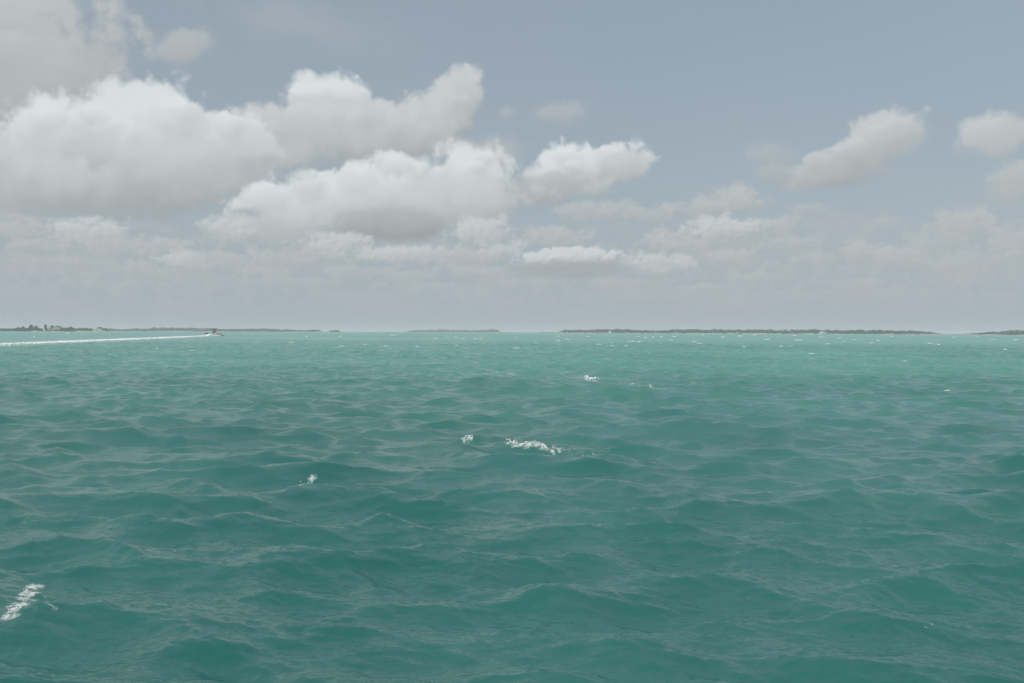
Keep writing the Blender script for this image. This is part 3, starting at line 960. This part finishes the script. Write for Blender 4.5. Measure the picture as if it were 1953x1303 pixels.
def person(name, loc, rz, label, mat, seated, parent_scale=1.0):
    """continuous skinned body with hair and shirt colouring"""
    if seated:
        J = [(0, 0, .12), (0, 0, .38), (.03, 0, .58), (.05, 0, .68), (.07, 0, .80), (.09, 0, .90),
             (.02, .19, .55), (.16, .26, .32), (.40, .22, .34), (.02, -.19, .55), (.16, -.26, .32), (.40, -.22, .34),
             (.02, .10, .08), (.44, .12, .10), (.48, .12, -.34), (.60, .12, -.38), (.02, -.10, .08), (.44, -.12, .10), (.48, -.12, -.34), (.60, -.12, -.38)]
    else:
        J = [(0, 0, .95), (0, 0, 1.2), (.02, 0, 1.42), (.03, 0, 1.51), (.05, 0, 1.62), (.06, 0, 1.72),
             (.02, .19, 1.40), (.08, .27, 1.12), (.34, .20, 1.10), (.02, -.19, 1.40), (.08, -.27, 1.12), (.34, -.20, 1.10),
             (0, .10, .90), (.06, .12, .48), (0, .12, .08), (.14, .13, .04), (0, -.10, .90), (.06, -.12, .48), (0, -.12, .08), (.14, -.13, .04)]
    E = [(0, 1), (1, 2), (2, 3), (3, 4), (4, 5), (2, 6), (6, 7), (7, 8), (2, 9), (9, 10), (10, 11), (0, 12), (12, 13), (13, 14), (14, 15), (0, 16), (16, 17), (17, 18), (18, 19)]
    RD = [.16, .15, .17, .06, .105, .09, .075, .05, .04, .075, .05, .04, .10, .075, .05, .045, .10, .075, .05, .045]
    me = bpy.data.meshes.new(name)
    me.from_pydata(J, E, [])
    o = bpy.data.objects.new(name, me)
    COL.objects.link(o)
    me.materials.append(mat)
    sk = o.modifiers.new('skin', 'SKIN')
    sk.use_smooth_shade = True
    for i, vv in enumerate(me.skin_vertices[0].data):
        vv.radius = (RD[i], RD[i])
        vv.use_root = i == 0
    sub = o.modifiers.new('subdivision', 'SUBSURF')
    sub.levels = sub.render_levels = 1
    o.location = loc
    o.rotation_euler = (0, 0, rz)
    hx, hy, hz = J[4]
    v, f = ICO2
    hv = v * np.array([.115, .10, .10]) + np.array([hx - 0.015, hy, hz + .055])
    mesh_object('hair', hv, [tuple(map(int, q)) for q in f], M['hair'], o, True)
    fvv = v * np.array([.085, .078, .105]) + np.array([hx + .045, hy, hz - .005])
    mesh_object('face', fvv, [tuple(map(int, q)) for q in f], M['skin'], o, True)
    return tag(o, label, 'person')


bm_ = Matrix.Translation((bp[0] + 1.0, bp[1], 0.12)) @ Matrix.Rotation(yaw, 4, 'Z') @ Matrix.Rotation(R(-4.0), 4, 'Y')
person('person', bm_ @ Vector((-0.25, 0.15, 0.80)), yaw, 'person in dark clothing standing at the motorboat console', M['shirt_b'], False)
person('person', bm_ @ Vector((-0.85, -0.25, 1.28)), yaw, 'person in black clothing sitting behind the helm of the motorboat', M['shirt_a'], True)

# spray thrown out round the hull
fv, ff, fcount = [], [], 0
n = 2200
u = rng.uniform(0, 1, n)
side = np.where(rng.uniform(0, 1, n) < 0.75, -1.0, 1.0)
lx = 4.3 - 8.0 * u ** 0.9
ly = side * (0.4 + 1.35 * np.clip(u * 2.2, 0, 1) + np.abs(rng.standard_normal(n)) * (0.25 + 0.9 * u))
lz = rng.uniform(0, 1, n) ** 1.1 * (1.05 * np.exp(-((u - 0.18) / 0.16) ** 2) + 0.30 + 0.12 * u)
c = np.array([bm_ @ Vector((a_, b_, 0)) for a_, b_ in zip(lx, ly)])
c[:, 2] = np.maximum(surface(c[:, 0], c[:, 1]), 0) + lz
s = rng.uniform(0.05, 0.14, n)[:, None] * rng.uniform(0.7, 1.4, (n, 3))
add_blobs(c, s)
n = 260                                                 # thin sheet at the stem
u = rng.uniform(0, 1, n)
c = np.array([bm_ @ Vector((3.6 + 1.4 * a_, -0.4 - 0.8 * a_ + 0.2 * b_, 0)) for a_, b_ in zip(u, rng.standard_normal(n))])
c[:, 2] = 0.1 + rng.uniform(0, 1, n) * 0.35 * (1 - u)
add_blobs(c, rng.uniform(0.05, 0.13, n)[:, None] * np.ones((1, 3)))
spray = fast_object('bow_spray', np.concatenate(fv), np.concatenate(ff), M['foam'])
tag(spray, 'white water thrown up along the bow of the motorboat', 'spray', kind='stuff')


# ------------------------------------------------------------------ islands
def value_noise(x, seed, step):
    rs = np.random.default_rng(seed)
    tab = rs.uniform(-1, 1, 4096)
    q = np.asarray(x) / step + 50
    i = np.floor(q).astype(int)
    w = q - i
    w = w * w * (3 - 2 * w)
    return tab[i % 4096] * (1 - w) + tab[(i + 1) % 4096] * w


def island(name_label, prof, dist, depth, beach, mat_veg, seed, dens=1.0, csize=1.0, slope=0.0, rock=False):
    """land from shore at `dist` back over `depth` metres; prof = (picture column, canopy height in picture pixels)"""
    px = np.array([p[0] for p in prof], float)
    hp = np.array([p[1] for p in prof], float)
    xs_ = np.linspace(px[0], px[-1], max(24, int((px[-1] - px[0]) / 4)))
    hp = hp * 1.02
    hh = np.interp(xs_, px, hp) * dist / FPX
    m = 9
    vs_, fs_ = [], []
    for i, x in enumerate(xs_):
        dsh = dist + slope * (x - xs_[0]) + value_noise(x, seed, 22.0) * depth * 0.10
        endk = min(1.0, min(i, len(xs_) - 1 - i) / 4.0)
        dp = depth * (0.25 + 0.75 * endk)
        for k in range(m):
            u = k / (m - 1)
            p = far(x, dsh + dp * u)
            if k == 0:
                z = -0.5
            elif k == m - 1:
                z = -0.5
            else:
                z = min(0.5 * hh[i], beach + (0.28 * hh[i]) * math.sin(math.pi * min(1, max(0, (u - 0.12)) / 0.85)) + 0.25 * value_noise(x * 3 + k * 71, seed + 1, 6.0))
                z = max(z, 0.15)
            vs_.append((p[0], p[1], z))
    for i in range(len(xs_) - 1):
        for k in range(m - 1):
            a = i * m + k
            fs_.append((a, a + m, a + m + 1, a + 1))
    mb = mesh_object('island', vs_, fs_, M['rock'] if rock else M['sand'], None, True)
    mb.data.materials.append(M['soil'])
    for pI, pl in enumerate(mb.data.polygons):
        if pI % (m - 1) >= 2 and not rock:
            pl.material_index = 1
    tag(mb, kind='structure')
    if rock:
        return mb
    # low wood: jagged clumps, top line follows the profile
    span = (px[-1] - px[0]) * dist / FPX
    n = int(span * 5.0 * dens)
    x = rng.uniform(px[0], px[-1], n)
    u = rng.uniform(0.14, 0.80, n) ** 1.3
    h = np.interp(x, px, hp) * dist / FPX
    dd = dist + slope * (x - xs_[0]) + depth * u
    c = np.array([np.append(far(a, b_), 0) for a, b_ in zip(x, dd)])
    top = h * (0.90 + 0.08 * value_noise(x, seed + 3, 2.3) + 0.10 * value_noise(x, seed + 4, 7.0) + 0.03 * rng.standard_normal(n)) * np.clip(0.55 + u * 1.2, 0, 1)
    sz = np.clip(h * 0.20, 0.4, 2.0) * rng.uniform(0.55, 1.15, n) * csize
    c[:, 2] = np.maximum(rng.uniform(0.25, 1.0, n) ** 0.6 * (top - sz * 0.8), 0.5 * sz)
    size = sz[:, None] * rng.uniform(0.8, 1.35, (n, 3)) * np.array([[1.25, 1.25, 0.85]])
    v, f_ = blobs(c, size, ICO1, 0.30)
    w = fast_object('scrub_wood', v, f_, mat_veg)
    tag(w, name_label, 'woodland', kind='stuff')
    return mb


island('dark low wood round the houses on the far left shore', [(-260, 3), (-120, 4.5), (0, 4.2), (26, 5.5), (32, 7), (45, 8), (75, 7.5), (85, 6.5), (115, 7.5), (135, 8), (150, 7.4), (174, 6.4), (185, 5), (205, 4.2), (225, 2)],
       1800, 130, 0.9, M['scrub'], 21, 2.6)
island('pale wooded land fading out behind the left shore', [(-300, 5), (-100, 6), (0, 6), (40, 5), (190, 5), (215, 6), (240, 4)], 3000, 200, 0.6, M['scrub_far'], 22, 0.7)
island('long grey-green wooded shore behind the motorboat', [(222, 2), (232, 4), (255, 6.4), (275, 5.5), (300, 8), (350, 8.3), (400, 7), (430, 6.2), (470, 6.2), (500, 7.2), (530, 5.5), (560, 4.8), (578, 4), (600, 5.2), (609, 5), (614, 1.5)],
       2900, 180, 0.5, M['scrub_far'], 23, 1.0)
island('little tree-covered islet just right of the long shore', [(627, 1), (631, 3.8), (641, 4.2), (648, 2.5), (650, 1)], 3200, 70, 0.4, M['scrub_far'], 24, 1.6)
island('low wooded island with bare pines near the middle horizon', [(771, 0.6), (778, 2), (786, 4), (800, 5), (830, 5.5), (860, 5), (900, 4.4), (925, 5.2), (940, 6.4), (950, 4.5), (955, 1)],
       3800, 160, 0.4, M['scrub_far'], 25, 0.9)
island('', [(1028, 0.8), (1036, 2.2), (1048, 2.4), (1056, 2.0), (1060, 0.8)], 3000, 40, 0.8, None, 26, rock=True)
island('long level wood on the island right of centre', [(1061, 1), (1066, 3), (1074, 6.6), (1120, 7.2), (1160, 8.4), (1200, 8.4), (1228, 6.6), (1245, 6), (1270, 7.4), (1290, 8.2), (1340, 8.4), (1400, 8.8), (1450, 8.4), (1480, 7.4), (1520, 8.4), (1560, 8.4),
       (1590, 7.6), (1620, 8.6), (1650, 8.4), (1700, 7.4), (1740, 7), (1775, 5), (1788, 3), (1800, 1)], 2350, 150, 0.9, M['scrub'], 27, 0.9, slope=-0.45)
island('darker wood rising on the far right shore', [(1824, 0.8), (1850, 2.6), (1870, 4.6), (1890, 7), (1905, 6.4), (1930, 9.8), (1953, 10), (2060, 10), (2160, 8), (2240, 2)], 2000, 130, 0.9, M['scrub'], 28, 1.1)

# dark rock ledge off the left beach, and beach clearings on the right island
p0, p1 = far(40, 1740), far(59, 1740)
vs_, fs_ = [], []
for i in range(15):
    u = i / 14
    q = p0 * (1 - u) + p1 * u
    e = math.sin(math.pi * u) ** 0.5
    for k, (dy_, z) in enumerate(((0, -0.6), (1.5, 0.7), (5, 1.1), (9, 0.8), (13, -0.6))):
        vs_.append((q[0] + rng.uniform(-.4, .4), q[1] + dy_ * e, z * (0.3 + 0.7 * e) + rng.uniform(-.25, .25) * (k in (1, 2, 3))))
for i in range(14):
    for k in range(4):
        fs_.append((i * 5 + k, (i + 1) * 5 + k, (i + 1) * 5 + k + 1, i * 5 + k + 1))
tag(mesh_object('rock_ledge', vs_, fs_, M['rock']), 'dark flat rock ledge in front of the left sandy beach', 'rock')

for (x0, x1, lab) in ((1700, 1710, 'small pale sand bank left of the other on the right shore'), (1727, 1737, 'small pale sand bank nearest the tip of the long island')):
    q0, q1 = far(x0, 2120), far(x1, 2120)
    vs_, fs_ = [], []
    for i in range(9):
        u = i / 8
        q = q0 * (1 - u) + q1 * u
        e = math.sin(math.pi * u) ** 0.6
        for dy_, z in ((0, -0.2), (4, 1.0), (9, 2.2), (14, 2.4), (20, -0.2)):
            vs_.append((q[0], q[1] + dy_, z * (0.2 + 0.8 * e) + rng.uniform(-.1, .1)))
    for i in range(8):
        for k in range(4):
            fs_.append((i * 5 + k, (i + 1) * 5 + k, (i + 1) * 5 + k + 1, i * 5 + k + 1))
    tag(mesh_object('sand_bank', vs_, fs_, M['sand'], None, True), lab, 'sand bank')


# ------------------------------------------------------------------ single trees
def leaf_cloud(name, clumps, n_per, leaf, mat, parent, rs):
    vs_, n_tot = [], 0
    out_v, out_f = [], []
    for (cx, cy_, cz, rx, rz_) in clumps:
        d = rs.standard_normal((n_per, 3))
        d /= np.linalg.norm(d, axis=1)[:, None]
        r = rs.uniform(0.25, 1.0, n_per)[:, None] ** 0.5
        c = np.array([cx, cy_, cz]) + d * r * np.array([rx, rx, rz_])
        a = rs.standard_normal((n_per, 3)) * leaf
        b_ = rs.standard_normal((n_per, 3)) * leaf
        q = np.stack([c - a, c + b_, c + a, c - b_], 1)
        out_v.append(q.reshape(-1, 3))
        out_f.append((np.arange(n_per * 4).reshape(-1, 4)) + n_tot)
        n_tot += n_per * 4
    o = fast_object(name, np.concatenate(out_v), np.concatenate(out_f), mat)
    o.parent = parent
    return o


def tree(px, d, hpx, wpx, label, group, lean=0.0, kind='round', z0=1.0, seed=0, name='tree'):
    rs = np.random.default_rng(seed)
    k = d / FPX
    H, Wd = hpx * k - z0 * 0.5, wpx * k
    p = far(px, d)
    o = thing(name, (p[0], p[1], z0), 0, label, 'tree', group)
    tr = MB()
    tr.tube([(0, 0, -0.6), (lean * H * 0.2, 0, H * 0.4), (lean * H * 0.45, 0, H * 0.8)], [H * 0.035, H * 0.026, H * 0.012], 7)
    clumps = []
    if kind == 'round':
        for i in range(9):
            a = rs.uniform(0, 2 * math.pi)
            r = rs.uniform(0, 0.34) * Wd
            z = H * rs.uniform(0.38, 0.86)
            x = math.cos(a) * r + lean * z * 0.55
            tr.tube([(lean * z * 0.3, 0, z * 0.55), (x * 0.6, math.sin(a) * r * 0.6, z * 0.8), (x, math.sin(a) * r, z)], [H * 0.014, H * 0.009, H * 0.004], 5)
            clumps.append((x, math.sin(a) * r, z, Wd * rs.uniform(0.16, 0.26), H * rs.uniform(0.11, 0.18)))
        n_per, leaf = 170, 0.045 * H
    else:                                            # sparse feathery pine: short tufts up a thin stem
        for i in range(8):
            z = H * (0.28 + 0.68 * i / 7)
            a = rs.uniform(0, 2 * math.pi)
            r = Wd * 0.4 * (1.05 - i / 8)
            tr.tube([(0, 0, z * 0.94), (math.cos(a) * r, math.sin(a) * r, z)], [H * 0.008, H * 0.003], 5)
            clumps.append((math.cos(a) * r * 0.7, math.sin(a) * r * 0.7, z, Wd * 0.22 * (1.2 - i / 9), H * 0.05))
        n_per, leaf = 60, 0.022 * H
    tr.build('trunk', M['bark'], o)
    leaf_cloud('crown', clumps, n_per, leaf, M['leaf'] if kind == 'round' else M['scrub_far'], o, rs)
    return o


G1, G2 = 'trees on the left shore', 'thin pines on the middle island'
TREES = [(35, 7.5, 9, 0, 'low rounded dark tree at the left end of the wood'), (44, 9, 9, 0, 'broad dome-shaped tree above the dark rock ledge'),
         (57, 12, 9, 0.55, 'tall tree leaning right, left of the houses'), (69, 10, 7, 0, 'small round-topped tree right of the leaning tree'),
         (87.5, 12.5, 6, -0.3, 'dark tree against the left wall of the gabled house'), (99.5, 12, 5, 0.2, 'dark tree between the two tall pale houses'),
         (116, 8.5, 6, 0, 'tree just right of the larger pale house'), (135, 9.5, 6, 0, 'round tree standing up from the middle of the dark wood'),
         (165, 8, 5, 0, 'small tree left of the house by the sea wall'), (200, 6.5, 8, 0, 'low tree just right of the sea wall')]
for i, (px, h, w, ln, lab) in enumerate(TREES):
    tree(px, 1836 if i not in (4, 5) else 1830, h, w, lab, G1, ln, 'round', 1.0, 40 + i)
PINES = [(839, 8.2, 2.6, 'tallest thin pine left of the white house on the middle island'), (843, 6.8, 2.2, 'shorter thin pine next to the tallest pine'),
         (903, 6, 2.2, 'lone thin pine right of the white house on the middle island'), (924, 6.8, 2.4, 'left one of three thin pines at the island end'),
         (938.5, 8, 2.6, 'highest of three thin pines at the island end'), (946, 6.4, 2.6, 'pine closest to the right tip of the middle island'),
         ]
for i, (px, h, w, lab) in enumerate(PINES):
    tree(px, 3850, h, w, lab, G2, 0, 'pine', 1.0, 70 + i, 'pine_tree')


# ------------------------------------------------------------------ houses
def house(px, d, wpx, wall_px, roof_px, depth, label, wall_mat, roof_mat, storeys, bays, gable=False, z0=1.5, name='house', hip=0.35):
    k = d / FPX
    w, hw, hr = wpx * k, wall_px * k, roof_px * k
    p = far(px, d)
    o = thing(name, (p[0], p[1], z0), 0, label, 'house')
    body = MB()
    body.box(-w / 2, w / 2, 0, depth, -1.2, hw)
    wl = body.build('wall', wall_mat, o)
    ov = 0.5
    rf = MB()
    if gable:                                        # gable end faces the sea
        x0, x1, y0, y1 = -w / 2 - ov, w / 2 + ov, -ov, depth + ov
        rf.add([(x0, y0, hw + .02), (x1, y0, hw + .02), (0, y0, hw + hr), (x0, y1, hw + .02), (x1, y1, hw + .02), (0, y1, hw + hr)],
               [(0, 3, 5, 2), (1, 2, 5, 4), (0, 1, 4, 3), (3, 4, 5), (0, 2, 1)])
    else:
        x0, x1, y0, y1 = -w / 2 - ov, w / 2 + ov, -ov, depth + ov
        hx = w * hip / 2
        rf.add([(x0, y0, hw + .02), (x1, y0, hw + .02), (x1, y1, hw + .02), (x0, y1, hw + .02), (-hx, depth * .5, hw + hr), (hx, depth * .5, hw + hr),
                (x0, y0, hw + .2), (x1, y0, hw + .2), (x1, y1, hw + .2), (x0, y1, hw + .2)],
               [(0, 3, 2, 1), (0, 1, 7, 6), (1, 2, 8, 7), (2, 3, 9, 8), (3, 0, 6, 9), (6, 7, 5, 4), (7, 8, 5), (8, 9, 4, 5), (9, 6, 4)])
    rf.build('roof', roof_mat, o)
    if gable:
        MB().add([(-w / 2 + .1, -.1, hw + .03), (w / 2 - .1, -.1, hw + .03), (0, -.1, hw + hr * .88), (-w / 2 + .1, -ov - .02, hw + .03), (w / 2 - .1, -ov - .02, hw + .03), (0, -ov - .02, hw + hr * .88)],
                 [(0, 1, 2), (3, 5, 4), (0, 3, 4, 1), (1, 4, 5, 2), (2, 5, 3, 0)]).build('gable', wall_mat, o)
    sh = hw / storeys
    for s_ in range(storeys):
        for b_ in range(bays):
            cx = -w / 2 + w * (b_ + 0.5) / bays
            ww, hh = w / bays * 0.42, sh * 0.50
            z = s_ * sh + sh * 0.28
            fr = MB()
            fr.box(cx - ww / 2 - .1, cx + ww / 2 + .1, -.10, .05, z - .1, z + hh + .1)
            wn = fr.build('window', M['white_paint'], o)
            MB().box(cx - ww / 2, cx + ww / 2, -.14, -.09, z, z + hh).build('pane', M['pane'], wn)
    return o


house(94.2, 1812, 6.5, 5.2, 2.6, 10, 'pale two-storey house with a gabled grey roof, left of the pair', M['stucco'], M['roof'], 2, 2, gable=True)
house(107, 1812, 11.5, 6.6, 3.0, 12, 'larger pale two-storey house with a hipped grey roof on the left shore', M['stucco'], M['roof'], 2, 4)
house(188, 1812, 7.5, 4.0, 3.0, 10, 'house with a wide hipped grey roof above the pale sea wall', M['white_paint'], M['roof'], 2, 3, z0=2.2)
house(179.5, 1810, 6, 1.7, 0.9, 7, 'low pale outbuilding left of the house by the sea wall', M['stucco'], M['white_roof'], 1, 2, z0=1.4)
house(859.5, 3830, 3.6, 3.2, 1.6, 12, 'lone white-roofed house among the trees of the middle island', M['white_paint'], M['white_roof'], 1, 2, z0=4.0, hip=0.5)
# sea wall in front of the third house: coping on a wall
q = far(192, 1798)
sw = thing('sea_wall', (q[0], q[1], 0), 0, 'pale concrete sea wall below the house with the wide roof', 'wall')
MB().box(-7.2, 7.2, 0, 3, -0.6, 2.2).build('wall', M['seawall'], sw)
MB().box(-7.5, 7.5, -.25, 3.2, 2.2, 2.5).build('coping', M['stucco'], sw)
q = far(84, 1800)
sh_ = thing('shed', (q[0], q[1], 1.2), 0, 'tiny pale shed on the beach left of the gabled house', 'shed')
MB().box(-1.4, 1.4, 0, 2.4, -.6, 1.9).build('wall', M['white_paint'], sh_)
MB().add([(-1.7, -.3, 1.92), (1.7, -.3, 1.92), (1.7, 2.7, 1.92), (-1.7, 2.7, 1.92), (-1.7, 1.2, 2.7), (1.7, 1.2, 2.7)], [(3, 2, 1, 0), (0, 1, 5, 4), (2, 3, 4, 5), (1, 2, 5), (3, 0, 4)]).build('roof', M['white_roof'], sh_)
MB().box(-.45, .45, -.06, .02, -.2, 1.6).build('door', M['pane'], sh_)


# ------------------------------------------------------------------ far boats
def yacht(px, d, L, label, hull_mat, upper, yaw_=0.0):
    p = far(px, d)
    o = thing('motor_yacht', (p[0], p[1], 0), yaw_, label, 'yacht', 'motor yachts off the right island')
    s_ = L / 20.0
    MB().loft([[tuple(np.array(v) * s_) for v in r_] for r_ in hull_rings(20, 5.2, 1.3, 2.5, 15, 0.7)]).build('hull', hull_mat, o)
    zs = 1.9 * s_
    dk = MB()
    dk.loft([[(x * s_, y * s_, z * s_) for x, y, z in r_] for r_ in (
        [(-7.5, -2.1, 1.3), (5.8, -1.7, 2.0), (5.8, 1.7, 2.0), (-7.5, 2.1, 1.3)],
        [(-7.2, -2.0, 3.6), (2.6, -1.7, 3.6), (2.6, 1.7, 3.6), (-7.2, 2.0, 3.6)])])
    dk.build('cabin', M['gelcoat'], o)
    for side in (-1, 1):
        for x0 in (-5.8, -3.2, -0.6):
            MB().box(x0 * s_, (x0 + 2.0) * s_, (side * 2.03 - .12) * s_, (side * 2.03 + .12) * s_, 2.5 * s_, 3.15 * s_).build('window', M['tint'], o)
    if upper:
        MB().box(-6.0 * s_, 1.0 * s_, -1.5 * s_, 1.5 * s_, 3.6 * s_, 4.6 * s_, 0.15).build('flybridge', M['gelcoat'], o)
        MB().box(-5.6 * s_, -0.4 * s_, -1.4 * s_, 1.4 * s_, 5.5 * s_, 5.7 * s_).build('hardtop', M['gelcoat'], o)
        for (x, y) in ((-5.2, -1.2), (-5.2, 1.2), (-0.9, -1.2), (-0.9, 1.2)):
            MB().tube([(x * s_, y * s_, 4.5 * s_), (x * s_, y * s_, 5.55 * s_)], 0.09 * s_, 6).build('post', M['gelcoat'], o)
        MB().tube([(-3 * s_, 0, 5.65 * s_), (-3.4 * s_, 0, 7.2 * s_)], 0.08 * s_, 6).build('mast', M['gelcoat'], o)
    else:
        MB().box(-3.2 * s_, 0.8 * s_, -1.3 * s_, 1.3 * s_, 3.6 * s_, 4.5 * s_, 0.4).build('flybridge', M['gelcoat'], o)
    return o


yacht(1571, 2060, 22.0, 'larger white motor yacht with a flybridge off the right island', M['gelcoat'], True, R(8))
yacht(1407, 1900, 13.5, 'smaller white-topped motor yacht with a dark hull', M['navy'], False, R(-6))
p = far(1163.5, 2150)
sb = thing('sailboat', (p[0], p[1], 0), R(12), 'small white sailboat in front of the island right of centre', 'sailboat')
MB().loft([[tuple(np.array(v) * 0.5) for v in r_] for r_ in hull_rings(16, 4.4, 2.2, 2.7, 13, 0.8)]).build('hull', M['gelcoat'], sb)
MB().box(-2.2, 1.2, -.8, .8, 1.1, 1.9, 0.25).build('cabin', M['gelcoat'], sb)
MB().tube([(0.4, 0, 1.1), (0.4, 0, 9.6)], [.10, .05], 6).build('mast', M['tube'], sb)
MB().tube([(0.4, 0, 2.1), (-3.6, 0.3, 2.2)], .06, 6).build('boom', M['tube'], sb)


def sail(name, a, b_, c_, bow):
    a, b_, c_ = map(np.array, (a, b_, c_))
    vs_, fs_, n = [], [], 8
    for off in (0, 0.04):
        for i in range(n + 1):
            for j in range(n + 1 - i):
                u, w = i / n, j / n
                q = a * (1 - u - w) + b_ * u + c_ * w
                q = q + np.array([0, bow * 4 * u * (1 - u) * (1 - w) + off, 0])
                vs_.append(q)
    half_n = len(vs_) // 2
    idx = {}
    k = 0
    for i in range(n + 1):
        for j in range(n + 1 - i):
            idx[(i, j)] = k
            k += 1
    for o_ in (0, half_n):
        for i in range(n):
            for j in range(n - i):
                fs_.append((idx[(i, j)] + o_, idx[(i + 1, j)] + o_, idx[(i, j + 1)] + o_))
                if i + j < n - 1:
                    fs_.append((idx[(i + 1, j)] + o_, idx[(i + 1, j + 1)] + o_, idx[(i, j + 1)] + o_))
    return mesh_object(name, vs_, fs_, M['sail'], sb, True)


sail('mainsail', (0.3, 0, 2.2), (-3.5, 0.3, 2.3), (0.35, 0, 7.2), 0.35)
sail('jib', (3.8, 0, 1.4), (0.3, 0.3, 1.7), (0.5, 0, 5.2), 0.3)

# ------------------------------------------------------------------ haze: moist sea air
hz = MB()
hz.box(-13000, 13000, -13000, 13000, -2.0, 18.0)
haze = hz.build('haze', None)
hm = bpy.data.materials.new('haze_air')
hm.use_nodes = True
t = NT(hm.node_tree)
t.n.clear()
pv = t.new('ShaderNodeVolumePrincipled')
pv.inputs['Color'].default_value = (0.90, 0.93, 0.97, 1)
pv.inputs['Density'].default_value = 0.00018
pv.inputs['Anisotropy'].default_value = 0.0
om = t.new('ShaderNodeOutputMaterial')
t.l.new(pv.outputs[0], om.inputs['Volume'])
haze.data.materials.append(hm)
tag(haze, 'thin pale sea haze over the whole water', 'haze', kind='stuff')
